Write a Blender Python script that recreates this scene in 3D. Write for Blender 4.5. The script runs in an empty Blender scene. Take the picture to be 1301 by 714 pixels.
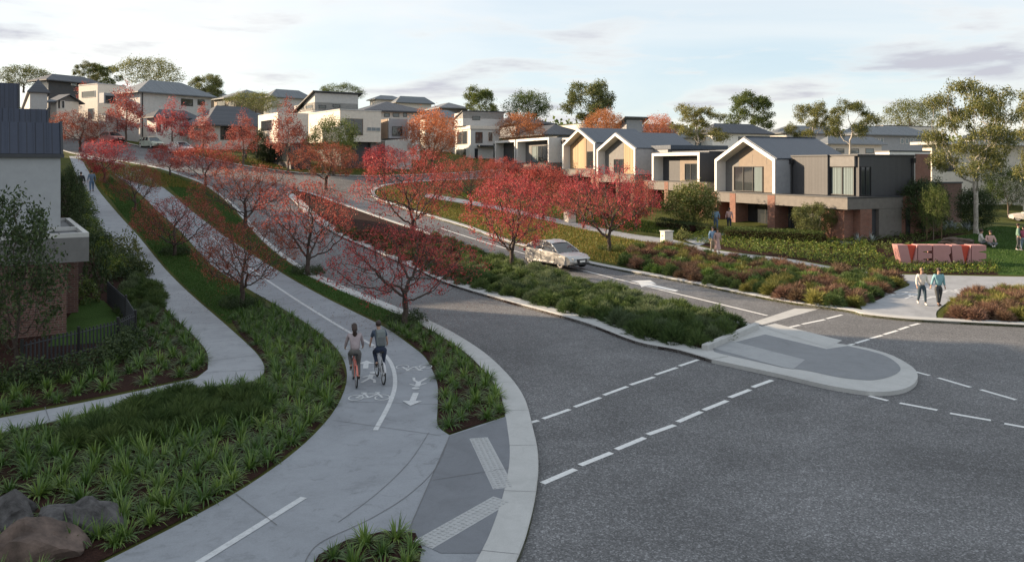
import math as _m
SUN_EL=17; SUN_DIR=(-.95,.30); SUN_ROT=_m.atan2(-.95,.30); SUN_STR=4.4; SKY_STR=.13; EXPO=1.36; SHADE_H=16.5
CL_VEIL=.82; CL_COL=(1.9,2.25,2.5); CL_DARK=(1.75,1.72,1.95); CL_LIT=(2.9,2.82,2.72); CL_AMT=.85; CL_OFF=(8.3,5.1,0)
HAZE=0
import bpy, bmesh, math, random
import numpy as np
from mathutils import Vector, Matrix
from mathutils.geometry import delaunay_2d_cdt
PI = math.pi
SC = bpy.context.scene
COL = SC.collection
# ---- camera model: pixels of the 1301x714 photo; camera at (0,0,CZ) looking +Y ----
F, CX, HY, CZ = 1000.0, 650.5, 210.0, 6.3
H1 = 24.0 * PI / 180      # heading of the main street
H2 = 33.0 * PI / 180      # heading of the footpath side

def sp(x, w):
    x = x / w
    return w * (x if x > 30 else math.log1p(math.exp(x)))
def T(x, y):
    t = -.6 * x + .8 * y
    return .115 * (sp(t - 36, 5) - .45 * sp(t - 125, 12) - .5 * sp(t - 240, 25)) + 1.6*math.exp(-((x-30)**2+(y-64)**2)/225)
def G(px, py, h=.0):
    """world point on the terrain (+h) seen at a photo pixel"""
    dx, dz = (px - CX) / F, -(py - HY) / F
    f = lambda s: CZ + dz * s - T(dx * s, s) - h
    a, b = 1.0, 2.0
    while f(b) > 0 and b < 600: a = b; b *= 1.04
    for _ in range(40):
        m = (a + b) / 2
        if f(m) > 0: a = m
        else: b = m
    s = (a + b) / 2
    return Vector((dx * s, s, T(dx * s, s) + h))
def PZ(px, py, Z): return Vector(((px - CX) / F * Z, Z, CZ - (py - HY) / F * Z))

# ---- tagging -------------------------------------------------------------
def tag(o, label=None, cat=None, group=None, kind=None):
    if label: o['label'] = label
    if cat: o['category'] = cat
    if group: o['group'] = group
    if kind: o['kind'] = kind
    return o
def empty(name, loc=(0, 0, 0), rz=0, label=None, cat=None, group=None, scale=None):
    o = bpy.data.objects.new(name, None); COL.objects.link(o)
    o.location = loc; o.rotation_euler = (0, 0, rz); o.empty_display_size = .2
    if scale: o.scale = scale
    return tag(o, label, cat, group)
def mobj(name, me, parent=None, loc=(0, 0, 0), rz=0):
    o = bpy.data.objects.new(name, me); COL.objects.link(o)
    o.location = loc; o.rotation_euler = (0, 0, rz)
    if parent: o.parent = parent
    return o
KIDS = {}
def copy_tree(o, parent=None):
    c = o.copy(); COL.objects.link(c); c.parent = parent
    for ch in list(o.children): copy_tree(ch, c)
    return c

# ---- mesh builder --------------------------------------------------------
class MB:
    def __init__(s): s.v = []; s.f = []; s.m = []; s.mi = 0
    def add(s, vs, fs):
        n = len(s.v); s.v += [tuple(p) for p in vs]
        s.f += [tuple(n + i for i in f) for f in fs]; s.m += [s.mi] * len(fs)
        return s
    def box(s, x0, x1, y0, y1, z0, z1):
        return s.add([(x0,y0,z0),(x1,y0,z0),(x1,y1,z0),(x0,y1,z0),(x0,y0,z1),(x1,y0,z1),(x1,y1,z1),(x0,y1,z1)],
                     [(3,2,1,0),(4,5,6,7),(0,1,5,4),(1,2,6,5),(2,3,7,6),(3,0,4,7)])
    def prism(s, poly, z0, z1):          # poly in xy, ccw
        n = len(poly)
        return s.add([(x,y,z0) for x,y in poly]+[(x,y,z1) for x,y in poly],
            [tuple(range(n-1,-1,-1)), tuple(range(n,2*n))]+[(i,(i+1)%n,n+(i+1)%n,n+i) for i in range(n)])
    def extr(s, poly, y0, y1):           # poly in xz, extruded along y
        n = len(poly)
        return s.add([(x,y0,z) for x,z in poly]+[(x,y1,z) for x,z in poly],
            [tuple(range(n)), tuple(range(2*n-1,n-1,-1))]+[((i+1)%n,i,n+i,n+(i+1)%n) for i in range(n)])
    def extx(s, poly, x0, x1):           # poly in yz, extruded along x
        n = len(poly)
        return s.add([(x0,y,z) for y,z in poly]+[(x1,y,z) for y,z in poly],
            [tuple(range(n-1,-1,-1)), tuple(range(n,2*n))]+[(i,(i+1)%n,n+(i+1)%n,n+i) for i in range(n)])
    def tube(s, pts, rad, n=6, caps=True):
        pts = [Vector(p) for p in pts]
        if not hasattr(rad, '__len__'): rad = [rad] * len(pts)
        rings = []; up = Vector((0.13, .27, .95)).normalized()
        for i, p in enumerate(pts):
            d = (pts[min(i+1, len(pts)-1)] - pts[max(i-1, 0)])
            if d.length < 1e-9: d = Vector((0,0,1))
            d.normalize()
            a = d.cross(up)
            if a.length < .1: a = d.cross(Vector((1,0,0)))
            a.normalize(); b = d.cross(a)
            rings.append([p + (a*math.cos(2*PI*k/n)+b*math.sin(2*PI*k/n))*rad[i] for k in range(n)])
        vs = [q for r in rings for q in r]; fs = []
        for i in range(len(pts)-1):
            for k in range(n):
                k2 = (k+1) % n
                fs.append((i*n+k, i*n+k2, (i+1)*n+k2, (i+1)*n+k))
        if caps: fs += [tuple(range(n-1,-1,-1)), tuple((len(pts)-1)*n+k for k in range(n))]
        return s.add(vs, fs)
    def disc(s, c, ax, r0, r1, w, n=24): # ring/cylinder about axis ax ('x'), from radius r0 to r1
        vs = []; fs = []
        for k in range(n):
            a = 2*PI*k/n
            for (r, x) in ((r1,-w/2),(r1,w/2),(r0,w/2),(r0,-w/2)):
                vs.append((c[0]+x, c[1]+r*math.cos(a), c[2]+r*math.sin(a)))
        for k in range(n):
            k2 = (k+1) % n
            for j in range(4):
                fs.append((k*4+j, k2*4+j, k2*4+(j+1)%4, k*4+(j+1)%4))
        return s.add(vs, fs)
    def ico(s, c, r, sub=2, scale=(1,1,1), noise=0, seed=0):
        bm = bmesh.new(); bmesh.ops.create_icosphere(bm, subdivisions=sub, radius=1)
        rnd = random.Random(seed)
        from mathutils import noise as nz
        off = Vector((rnd.random()*50, rnd.random()*50, rnd.random()*50))
        vs = []
        for v in bm.verts:
            k = 1 + noise * nz.noise(v.co*1.7+off) * 1.6
            vs.append((c[0]+v.co.x*r*k*scale[0], c[1]+v.co.y*r*k*scale[1], c[2]+v.co.z*r*k*scale[2]))
        bm.verts.index_update()
        fs = [tuple(v.index for v in f.verts) for f in bm.faces]; bm.free()
        return s.add(vs, fs)
    def mesh(s, name, mats, smooth=False, uv=True, bevel=0):
        me = bpy.data.meshes.new(name)
        me.from_pydata(s.v, [], s.f)
        if not isinstance(mats, (list, tuple)): mats = [mats]
        for m in mats: me.materials.append(m)
        me.polygons.foreach_set('material_index', s.m)
        if smooth: me.polygons.foreach_set('use_smooth', [True]*len(s.f))
        if bevel:
            bm = bmesh.new(); bm.from_mesh(me)
            bmesh.ops.recalc_face_normals(bm, faces=bm.faces)
            es = [e for e in bm.edges if len(e.link_faces) == 2 and e.calc_face_angle(0) > .5]
            bmesh.ops.bevel(bm, geom=es, offset=bevel, segments=2 if bevel > .02 else 1, affect='EDGES', profile=.5)
            bm.to_mesh(me); bm.free()
        if uv:
            lay = me.uv_layers.new(name='UVMap'); co = np.empty(len(me.vertices)*3); me.vertices.foreach_get('co', co); co = co.reshape(-1,3)
            nr = np.empty(len(me.polygons)*3); me.polygons.foreach_get('normal', nr); nr = nr.reshape(-1,3)
            lt = np.empty(len(me.polygons), dtype=np.int32); me.polygons.foreach_get('loop_total', lt)
            lv = np.empty(len(me.loops), dtype=np.int32); me.loops.foreach_get('vertex_index', lv)
            pn = np.repeat(nr, lt, axis=0); c = co[lv]
            ax = np.abs(pn); out = np.empty((len(lv), 2))
            zdom = (ax[:,2] > .8); xdom = (~zdom) & (ax[:,0] > ax[:,1]); ydom = (~zdom) & (~xdom)
            out[zdom] = c[zdom][:, :2]; out[xdom] = c[xdom][:, 1:]; out[ydom] = c[ydom][:, [0,2]]
            lay.data.foreach_set('uv', out.ravel())
        me.update()
        return me
    def build(s, name, mats, parent=None, loc=(0,0,0), rz=0, **k):
        return mobj(name, s.mesh(name, mats, **k), parent, loc, rz)

# ---- materials -----------------------------------------------------------
def nmat(name):
    m = bpy.data.materials.new(name); m.use_nodes = True
    nt = m.node_tree; b = nt.nodes['Principled BSDF']
    return m, nt, b
def mixc(nt, fac, a, b, typ='MIX'):
    n = nt.nodes.new('ShaderNodeMix'); n.data_type = 'RGBA'; n.blend_type = typ
    for s, v in ((n.inputs[0], fac), (n.inputs[6], a), (n.inputs[7], b)):
        if hasattr(v, 'is_linked'): nt.links.new(v, s)
        elif isinstance(v, (int, float)): s.default_value = v
        else: s.default_value = (*v, 1)
    return n.outputs[2]
def ramp(nt, src, pts):
    n = nt.nodes.new('ShaderNodeValToRGB'); nt.links.new(src, n.inputs[0])
    e = n.color_ramp.elements
    while len(e) < len(pts): e.new(.5)
    for i, (p, c) in enumerate(pts):
        e[i].position = p; e[i].color = (c, c, c, 1) if isinstance(c, (int, float)) else (*c, 1)
    return n.outputs[0]
def noise(nt, scale, detail=4, rough=.6, vec=None, dist=0):
    n = nt.nodes.new('ShaderNodeTexNoise'); n.inputs['Scale'].default_value = scale
    n.inputs['Detail'].default_value = detail; n.inputs['Roughness'].default_value = rough; n.inputs['Distortion'].default_value = dist
    if vec is not None: nt.links.new(vec, n.inputs['Vector'])
    return n.outputs['Fac']
def coord(nt, kind='Object'):
    return nt.nodes.new('ShaderNodeTexCoord').outputs[kind]
def gpos(nt): return nt.nodes.new('ShaderNodeNewGeometry').outputs['Position']
def bump(nt, b, h, strength=.3, dist=.02):
    n = nt.nodes.new('ShaderNodeBump'); n.inputs['Strength'].default_value = strength; n.inputs['Distance'].default_value = dist
    nt.links.new(h, n.inputs['Height']); nt.links.new(n.outputs[0], b.inputs['Normal'])
def plain(name, c, rough=.6, metal=0, var=.12, scale=3, spec=.5, bmp=0):
    m, nt, b = nmat(name)
    b.inputs['Roughness'].default_value = rough; b.inputs['Metallic'].default_value = metal
    b.inputs['Specular IOR Level'].default_value = spec
    f = noise(nt, scale, 5, .65, coord(nt))
    c2 = tuple(max(0, k*(1-var*1.6)) for k in c); c3 = tuple(min(1, k*(1+var)) for k in c)
    nt.links.new(ramp(nt, f, [(.3, c2), (.7, c3)]), b.inputs['Base Color'])
    if bmp: bump(nt, b, noise(nt, scale*12, 4, .6, coord(nt)), bmp, .01)
    return m
def glassm(name, c=(.03,.035,.04), rough=.04):
    m, nt, b = nmat(name)
    b.inputs['Base Color'].default_value = (*c, 1); b.inputs['Roughness'].default_value = rough
    b.inputs['Specular IOR Level'].default_value = .9
    return m
def brickm(name, c1, c2, mort=(.22,.2,.18)):
    m, nt, b = nmat(name)
    n = nt.nodes.new('ShaderNodeTexBrick'); nt.links.new(coord(nt, 'UV'), n.inputs['Vector'])
    n.inputs['Scale'].default_value = 1; n.inputs['Brick Width'].default_value = .24; n.inputs['Row Height'].default_value = .086
    n.inputs['Mortar Size'].default_value = .007; n.inputs['Mortar Smooth'].default_value = .3
    n.inputs['Color1'].default_value = (*c1,1); n.inputs['Color2'].default_value = (*c2,1); n.inputs['Mortar'].default_value = (*mort,1)
    col = mixc(nt, ramp(nt, noise(nt, 1.2, 5, .7, coord(nt,'UV')), [(.35,0),(.7,.5)]), n.outputs['Color'], tuple(k*.6 for k in c1))
    nt.links.new(col, b.inputs['Base Color']); b.inputs['Roughness'].default_value = .85
    bump(nt, b, n.outputs['Fac'], -.4, .01)
    return m
def boards(name, c, width=.2, var=.25, rough=.7, axis=0, groove=.06, metal=0):
    """vertical boards / ribbed sheet running along the other axis, from UV in metres"""
    m, nt, b = nmat(name)
    s = nt.nodes.new('ShaderNodeSeparateXYZ'); nt.links.new(coord(nt,'UV'), s.inputs[0])
    d = nt.nodes.new('ShaderNodeMath'); d.operation='DIVIDE'; nt.links.new(s.outputs[axis], d.inputs[0]); d.inputs[1].default_value = width
    fl = nt.nodes.new('ShaderNodeMath'); fl.operation='FLOOR'; nt.links.new(d.outputs[0], fl.inputs[0])
    fr = nt.nodes.new('ShaderNodeMath'); fr.operation='FRACT'; nt.links.new(d.outputs[0], fr.inputs[0])
    wn = nt.nodes.new('ShaderNodeTexWhiteNoise'); wn.noise_dimensions='1D'; nt.links.new(fl.outputs[0], wn.inputs['W'])
    lo = tuple(k*(1-var) for k in c); hi = tuple(min(1,k*(1+var)) for k in c)
    col = mixc(nt, wn.outputs['Value'], lo, hi)
    col = mixc(nt, ramp(nt, noise(nt, 6, 5, .6, coord(nt)), [(.3,0),(.75,.35)]), col, tuple(k*.6 for k in c))
    g = ramp(nt, fr.outputs[0], [(0,0),(groove,1),(1-groove,1),(1,0)])
    col = mixc(nt, g, tuple(k*.35 for k in c), col)
    nt.links.new(col, b.inputs['Base Color']); b.inputs['Roughness'].default_value = rough; b.inputs['Metallic'].default_value = metal
    bump(nt, b, g, .5, .02)
    return m
def leafm(name, cols, trans=.35, rough=.55, objvar=.25, spec=.3):
    """leaf colour picked per leaf island and shifted per plant; two-sided with translucency"""
    m, nt, b = nmat(name)
    g = nt.nodes.new('ShaderNodeNewGeometry')
    n = len(cols)
    c = ramp(nt, g.outputs['Random Per Island'], [(i/(max(1,n-1)), cols[i]) for i in range(n)])
    oi = nt.nodes.new('ShaderNodeObjectInfo')
    hs = nt.nodes.new('ShaderNodeHueSaturation'); nt.links.new(c, hs.inputs['Color'])
    mr = nt.nodes.new('ShaderNodeMapRange'); nt.links.new(oi.outputs['Random'], mr.inputs[0]); mr.inputs[3].default_value = 1-objvar; mr.inputs[4].default_value = 1+objvar
    nt.links.new(mr.outputs[0], hs.inputs['Value'])
    mr2 = nt.nodes.new('ShaderNodeMapRange'); nt.links.new(oi.outputs['Random'], mr2.inputs[0]); mr2.inputs[3].default_value = .5+objvar*.06; mr2.inputs[4].default_value = .5-objvar*.05
    nt.links.new(mr2.outputs[0], hs.inputs['Hue'])
    nt.links.new(hs.outputs[0], b.inputs['Base Color']); b.inputs['Roughness'].default_value = rough
    b.inputs['Specular IOR Level'].default_value = spec
    if trans:
        t = nt.nodes.new('ShaderNodeBsdfTranslucent'); nt.links.new(hs.outputs[0], t.inputs[0])
        mx = nt.nodes.new('ShaderNodeMixShader'); mx.inputs[0].default_value = trans
        nt.links.new(b.outputs[0], mx.inputs[1]); nt.links.new(t.outputs[0], mx.inputs[2])
        nt.links.new(mx.outputs[0], nt.nodes['Material Output'].inputs[0])
    return m
def asphaltm(name='asphalt'):
    m, nt, b = nmat(name); P = gpos(nt)
    v = nt.nodes.new('ShaderNodeTexVoronoi'); v.inputs['Scale'].default_value = 36; nt.links.new(P, v.inputs['Vector'])
    sc_ = nt.nodes.new('ShaderNodeSeparateColor'); nt.links.new(v.outputs['Color'], sc_.inputs[0])
    spk = ramp(nt, sc_.outputs[0], [(.0, .06), (.45, .115), (.8, .175), (1, .34)])
    wn = mixc(nt, .28, spk, ramp(nt, noise(nt, 30, 3, .7, P), [(.3, .07), (.72, .21)]))
    big = ramp(nt, noise(nt, .22, 5, .6, P, .6), [(.3, .74), (.7, 1.22)])
    c = mixc(nt, 1, wn, big, 'MULTIPLY')
    st = ramp(nt, noise(nt, 1.3, 6, .7, P), [(.5, 1), (.72, .78)])
    c = mixc(nt, 1, c, ramp(nt, noise(nt, .055, 6, .7, P, 1.5), [(.40, .86), (.5, 1.0), (.6, 1.12)]), 'MULTIPLY')
    spot = ramp(nt, noise(nt, 4.5, 2, .5, P), [(.74, 1), (.78, .6)])
    c = mixc(nt, .6, c, spot, 'MULTIPLY')
    c = mixc(nt, .8, c, st, 'MULTIPLY')
    c = mixc(nt, 1, c, (1.0, .995, 1.02), 'MULTIPLY')
    nt.links.new(c, b.inputs['Base Color']); b.inputs['Roughness'].default_value = .75; b.inputs['Specular IOR Level'].default_value = .35
    bump(nt, b, v.outputs['Distance'], .35, .012)
    return m
def concretem(name, c, var=.2, patch=.35, stain=.5):
    m, nt, b = nmat(name); P = gpos(nt)
    f = noise(nt, patch, 7, .65, P, 1.2)
    col = ramp(nt, f, [(.28, tuple(k*(1-var) for k in c)), (.5, c), (.75, tuple(k*(1+var*.6) for k in c))])
    f2 = noise(nt, 2.6, 8, .75, P, .8)
    col = mixc(nt, 1, col, ramp(nt, f2, [(.35, 1.0), (.55, .93), (.72, 1-.45*stain)]), 'MULTIPLY')
    f3 = noise(nt, 45, 3, .6, P)
    col = mixc(nt, .5, col, ramp(nt, f3, [(.3, .8), (.7, 1.12)]), 'MULTIPLY')
    nt.links.new(col, b.inputs['Base Color']); b.inputs['Roughness'].default_value = .7; b.inputs['Specular IOR Level'].default_value = .4
    bump(nt, b, f3, .15, .006)
    return m
def paintm(name, c, wear=.5):
    m, nt, b = nmat(name); P = gpos(nt)
    f = noise(nt, 9, 8, .8, P)
    nt.links.new(mixc(nt, ramp(nt, f, [(.45, 0), (.7, wear)]), c, tuple(k*.45 for k in c)), b.inputs['Base Color'])
    b.inputs['Roughness'].default_value = .65
    return m
def soilm(name, cols, scale=14):
    m, nt, b = nmat(name); P = gpos(nt)
    f = noise(nt, scale, 8, .8, P); g = noise(nt, .8, 4, .6, P)
    c = ramp(nt, f, [(.3, cols[0]), (.5, cols[1]), (.72, cols[2])])
    c = mixc(nt, 1, c, ramp(nt, g, [(.3, .75), (.7, 1.2)]), 'MULTIPLY')
    nt.links.new(c, b.inputs['Base Color']); b.inputs['Roughness'].default_value = .95; b.inputs['Specular IOR Level'].default_value = .1
    bump(nt, b, f, .8, .05)
    return m
M = dict(
 asphalt=asphaltm(), path=concretem('path_concrete', (.27,.285,.31), .2, .35, .9), foot=concretem('footpath_concrete', (.32,.33,.35), .18, .5, .8),
 ramp=concretem('ramp_concrete', (.17,.18,.20), .16, .5), kerb=concretem('kerb_concrete', (.46,.46,.45), .1, .6, .4),
 isl=concretem('island_paving', (.21,.22,.235), .14, .6), isl2=concretem('island_edge_paving', (.33,.34,.35), .12, .6),
 paint=paintm('white_road_paint', (.72,.72,.71)), paint2=paintm('worn_white_paint', (.55,.56,.57), .6), tact=paintm('tactile', (.40,.405,.41), .4),
 lawn=soilm('lawn', [(.022,.05,.010),(.045,.09,.018),(.08,.12,.03)], 22), mulch=soilm('mulch', [(.012,.007,.006),(.035,.017,.013),(.07,.035,.026)], 20),
 verge=soilm('verge', [(.03,.04,.01),(.07,.08,.02),(.12,.10,.03)], 18), earth=soilm('far_ground', [(.02,.03,.012),(.05,.06,.02),(.08,.08,.03)], 3),
 white=plain('white_render', (.78,.76,.72), .7, var=.05), frame=plain('white_metal_frame', (.70,.68,.65), .5, var=.04),
 cream=plain('cream_render', (.68,.62,.54), .8, var=.07, bmp=.1), pale=plain('pale_grey_render', (.52,.51,.49), .8, var=.07), greyw=plain('grey_cladding', (.30,.31,.33), .6, var=.08),
 mid=plain('mid_grey_render', (.17,.165,.16), .75, var=.1, bmp=.1), dark=boards('dark_cladding', (.062,.063,.068), .3, .06, .6, 0, .02), char=plain('charcoal', (.045,.048,.055), .55, var=.1),
 tan=plain('tan_panel', (.21,.165,.125), .7, var=.08), fascia=plain('taupe_fascia', (.155,.142,.13), .75, var=.12, bmp=.1),
 slate=boards('slate_metal_roof', (.06,.075,.10), .35, .05, .42, 0, .05, .2), slatey=boards('slate_metal_roof_side', (.06,.075,.10), .35, .05, .42, 1, .05, .2),
 roofd=boards('dark_tile_roof', (.07,.076,.09), .3, .12, .6, 1, .08), roofg=boards('grey_tile_roof', (.16,.175,.19), .3, .1, .6, 1, .08),
 ribs=boards('ribbed_navy_roof', (.045,.055,.085), .28, .1, .45, 0, .1, .2), leftw=plain('left_grey_render', (.36,.37,.38), .8, var=.05, bmp=.1),
 timber=boards('timber_battens', (.42,.28,.15), .16, .3, .65, 0, .12), timberh=boards('old_timber', (.26,.18,.12), .14, .3, .7, 0, .1),
 brick=brickm('red_brick', (.25,.105,.07), (.17,.075,.052)), brickb=brickm('brown_brick', (.17,.085,.065), (.12,.06,.048)),
 glass=glassm('window_glass'), glassb=glassm('light_glass', (.10,.13,.15), .06), black=plain('black_metal', (.02,.02,.022), .5), curt=boards('curtain', (.17,.22,.225), .16, .2, .8, 0, .25),
 bark=plain('dark_bark', (.075,.055,.045), .9, var=.35, scale=9, bmp=.6), barkp=plain('pale_gum_bark', (.42,.38,.33), .8, var=.35, scale=4, bmp=.4), barkg=plain('grey_bark', (.13,.10,.08), .9, var=.3, scale=8, bmp=.5),
 jnt=plain('joint', (.15,.15,.155), .9), rock=plain('grey_boulder', (.09,.085,.085), .9, var=.45, scale=4, bmp=.9), rockb=plain('brown_boulder', (.12,.085,.07), .9, var=.4, scale=3, bmp=.7),
 red=leafm('red_leaves', [(.19,.03,.028),(.37,.062,.05),(.52,.14,.10),(.28,.042,.042)], .38, objvar=.26),
 redp=leafm('pink_red_leaves', [(.28,.06,.06),(.40,.10,.09),(.48,.17,.14)], .4, objvar=.2),
 rust=leafm('rust_leaves', [(.42,.13,.05),(.55,.22,.09),(.40,.16,.08)], .35, objvar=.15),
 green=leafm('green_leaves', [(.055,.08,.022),(.10,.14,.035),(.16,.19,.055)], .35), olive=leafm('olive_leaves', [(.09,.11,.04),(.16,.18,.06),(.24,.24,.09)], .35),
 gum=leafm('gum_leaves', [(.09,.11,.04),(.17,.18,.055),(.28,.25,.08)], .3), deep=leafm('deep_green_leaves', [(.03,.05,.022),(.055,.085,.03),(.09,.12,.045)], .25),
 magn=leafm('magnolia_leaves', [(.05,.085,.022),(.10,.15,.035),(.20,.21,.06),(.40,.34,.16)], .25),
 strap=leafm('strappy_leaves', [(.055,.105,.022),(.105,.185,.034),(.20,.28,.06)], .3, .45, .25, .5), tuft=leafm('dark_tuft_leaves', [(.048,.08,.026),(.08,.125,.036),(.125,.175,.055)], .3, .6, .2),
 tuftg=leafm('grey_green_tuft', [(.07,.10,.05),(.11,.15,.07),(.16,.20,.10)], .3, .6, .15), rtuft=leafm('russet_tuft', [(.11,.06,.045),(.18,.105,.07),(.27,.18,.11)], .3, .6, .25),
 ytuft=leafm('yellow_green_tuft', [(.13,.14,.03),(.20,.20,.05),(.28,.25,.08)], .3, .6, .25), cover=leafm('ground_cover_leaves', [(.05,.10,.018),(.11,.17,.03),(.26,.26,.05)], .3, .5, .2),
 pink=plain('pink_sign_paint', (.46,.235,.225), .55, var=.04), redpaint=plain('red_sign_paint', (.50,.06,.03), .5, var=.04),
 rubber=plain('rubber', (.015,.015,.016), .8), steel=plain('steel', (.5,.5,.5), .3, .9), skin=plain('skin', (.42,.26,.19), .55, var=.04), hairb=plain('brown_hair', (.035,.018,.012), .6), hairl=plain('light_hair', (.20,.13,.07), .6),
)
# ---- ground sheets -------------------------------------------------------
def spline(pts, n=5, closed=False):
    P = [Vector(p) for p in pts]; out = []; L = len(P)
    rng = range(L if closed else L-1)
    for i in rng:
        if closed: p0,p1,p2,p3 = P[(i-1)%L],P[i],P[(i+1)%L],P[(i+2)%L]
        else: p0,p1,p2,p3 = P[max(i-1,0)],P[i],P[i+1],P[min(i+2,L-1)]
        for k in range(n):
            t = k/n
            out.append(.5*((2*p1)+(p2-p0)*t+(2*p0-5*p1+4*p2-p3)*t*t+(3*p1-p0-3*p2+p3)*t**3))
    if not closed: out.append(P[-1])
    return out
def gl(pxs, n=5, smooth=True):
    w = [G(*p).xy for p in pxs]
    return spline(w, n) if smooth else w
def V2(*a): return [Vector(p) for p in a]
def inpoly(x, y, poly):
    c = False; j = len(poly)-1
    for i in range(len(poly)):
        xi, yi = poly[i][0], poly[i][1]; xj, yj = poly[j][0], poly[j][1]
        if (yi > y) != (yj > y) and x < (xj-xi)*(y-yi)/(yj-yi)+xi: c = not c
        j = i
    return c
def densify(poly, step):
    out = []
    for i, p in enumerate(poly):
        q = poly[(i+1) % len(poly)]; d = (q-p).length; n = max(1, int(d/step))
        for k in range(n): out.append(p.lerp(q, k/n))
    return out
def sheet(name, poly, h, mat, step=1.5, skirt=.25, kind='structure', label=None, cat=None, tilt=None):
    poly = densify([Vector((p[0], p[1])) for p in poly], step)
    a = sum(poly[i].x*poly[(i+1)%len(poly)].y-poly[(i+1)%len(poly)].x*poly[i].y for i in range(len(poly)))
    if a < 0: poly = poly[::-1]
    xs = [p.x for p in poly]; ys = [p.y for p in poly]
    pts = list(poly); nb = len(pts)
    edges = [(i, (i+1) % nb) for i in range(nb)]
    i0, i1 = int(math.floor(min(xs)/step)), int(math.ceil(max(xs)/step)); j0, j1 = int(math.floor(min(ys)/step)), int(math.ceil(max(ys)/step))
    px = np.array(xs); py = np.array(ys)
    for i in range(i0, i1+1):
        for j in range(j0, j1+1):
            x, y = i*step+.013, j*step+.017
            if inpoly(x, y, poly) and ((px-x)**2+(py-y)**2).min() > (.3*step)**2: pts.append(Vector((x, y)))
    r = delaunay_2d_cdt(pts, edges, [list(range(nb))], 1, 1e-4)
    co, fs = r[0], r[2]
    hf = h if callable(h) else (lambda x, y: h)
    vs = [(p.x, p.y, T(p.x, p.y)+hf(p.x, p.y)) for p in co]
    mb = MB(); mb.add(vs, [tuple(f) for f in fs])
    if skirt:
        e = {}
        for f in fs:
            for k in range(len(f)):
                a_, b_ = f[k], f[(k+1) % len(f)]
                e[(a_, b_)] = 1
        for (a_, b_) in list(e):
            if (b_, a_) not in e:
                A, B = vs[a_], vs[b_]
                mb.add([A, B, (B[0],B[1],B[2]-skirt), (A[0],A[1],A[2]-skirt)], [(1,0,3,2)])
    o = mb.build(name, mat, uv=False)
    return tag(o, label, cat, None, kind)
def band(name, line, w, h, mat, side=1, skirt=.2, label=None, cat=None, kind='structure', w2=None, bev=0):
    """strip of width w to one side of a world polyline (side=0: centred); draped on terrain"""
    mb = MB(); n = len(line); L = []; R = []
    for i, p in enumerate(line):
        d = (line[min(i+1,n-1)]-line[max(i-1,0)]).normalized(); nr = Vector((-d.y, d.x))
        ww = w if w2 is None else w+(w2-w)*i/(n-1)
        if side == 0: L.append(p+nr*ww/2); R.append(p-nr*ww/2)
        elif side > 0: L.append(p+nr*ww); R.append(p)
        else: L.append(p); R.append(p-nr*ww)
    vs = []
    for l, r in zip(L, R):
        q = [l, r]
        if bev:
            vs += [(l.x,l.y,T(l.x,l.y)+h-skirt),(l.x,l.y,T(l.x,l.y)+h-bev)]
            a = l.lerp(r, min(.4, bev/ (l-r).length)); b = r.lerp(l, min(.4, bev/(l-r).length))
            vs += [(a.x,a.y,T(a.x,a.y)+h),(b.x,b.y,T(b.x,b.y)+h),(r.x,r.y,T(r.x,r.y)+h-bev),(r.x,r.y,T(r.x,r.y)+h-skirt)]
        else:
            vs += [(l.x,l.y,T(l.x,l.y)+h-skirt),(l.x,l.y,T(l.x,l.y)+h),(r.x,r.y,T(r.x,r.y)+h),(r.x,r.y,T(r.x,r.y)+h-skirt)]
    k = 6 if bev else 4; fs = []
    for i in range(n-1):
        for j in range(k-1): fs.append((i*k+j, i*k+j+1, (i+1)*k+j+1, (i+1)*k+j))
    fs += [tuple(range(k-1,-1,-1)), tuple((n-1)*k+j for j in range(k))]
    mb.add(vs, fs)
    return tag(mb.build(name, mat, uv=False), label, cat, None, kind)

def seg(pts, step=.6):
    out = []
    for i in range(len(pts)-1):
        d = (pts[i+1]-pts[i]).length; n = max(1, int(d/step))
        for k in range(n): out.append(pts[i].lerp(pts[i+1], k/n))
    return out+[pts[-1]]

# far ground, reaching the horizon
def far_ground():
    xs = [-1500,-900,-600,-400,-300,-240,-200,-170]+list(range(-150,151,10))+[170,200,240,300,400,600,900,1500]
    ys = [-300,-150,-80]+list(range(-40,261,10))+[280,310,350,400,500,700,1000,1600]
    mb = MB(); n = len(xs)
    mb.add([(x,y,T(x,y)-.12-(.25 if abs(x)<150 and -40<y<260 else 0)) for y in ys for x in xs],
           [(j*n+i, j*n+i+1, (j+1)*n+i+1, (j+1)*n+i) for j in range(len(ys)-1) for i in range(n-1)])
    tag(mb.build('ground', M['earth'], uv=False), None, None, None, 'structure')
far_ground()
sheet('road', V2((-95,40),(-60,10),(-30,-15),(90,-15),(110,60),(60,100),(20,160),(-60,160),(-110,130)), 0, M['asphalt'], 2.2, .0)

# kerb lines (road side edge), photo pixels -> ground
K_left = [(60,184),(94,196),(150,205),(200,214),(235,225),(265,237),(298,262),(335,303),(376,336),(423,360),(491,388),(548,412),(587,433),(625,460),(662,502),(678,553),(684,590),(681,633),(671,679),(659,714),(630,780),(590,860)]
kl = gl(K_left, 4)
rv = kl + V2((-3,0),(-12,-14),(-60,-14),(-95,40),(-95,110))
sheet('verge_ground', rv, .10, M['verge'], 2.2, .3)
# kerb: wide flush concrete band near the corner, narrow further away
iK = [i for i,p in enumerate(kl) if p.y < 42]
band('kerb', kl[:iK[0]+1], .32, .135, M['kerb'], -1, .3, bev=.03)
inner = gl([(447,367),(491,390),(530,408),(565,430),(596,450),(634,492),(653,539),(657,590),(653,642),(639,684),(622,714),(600,760),(560,840)], 4)
outer = [p for p in kl if p.y < 41]
band('kerb', kl[iK[0]:], .62, .13, M['kerb'], -1, .3, w2=.62, bev=.02)

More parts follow.
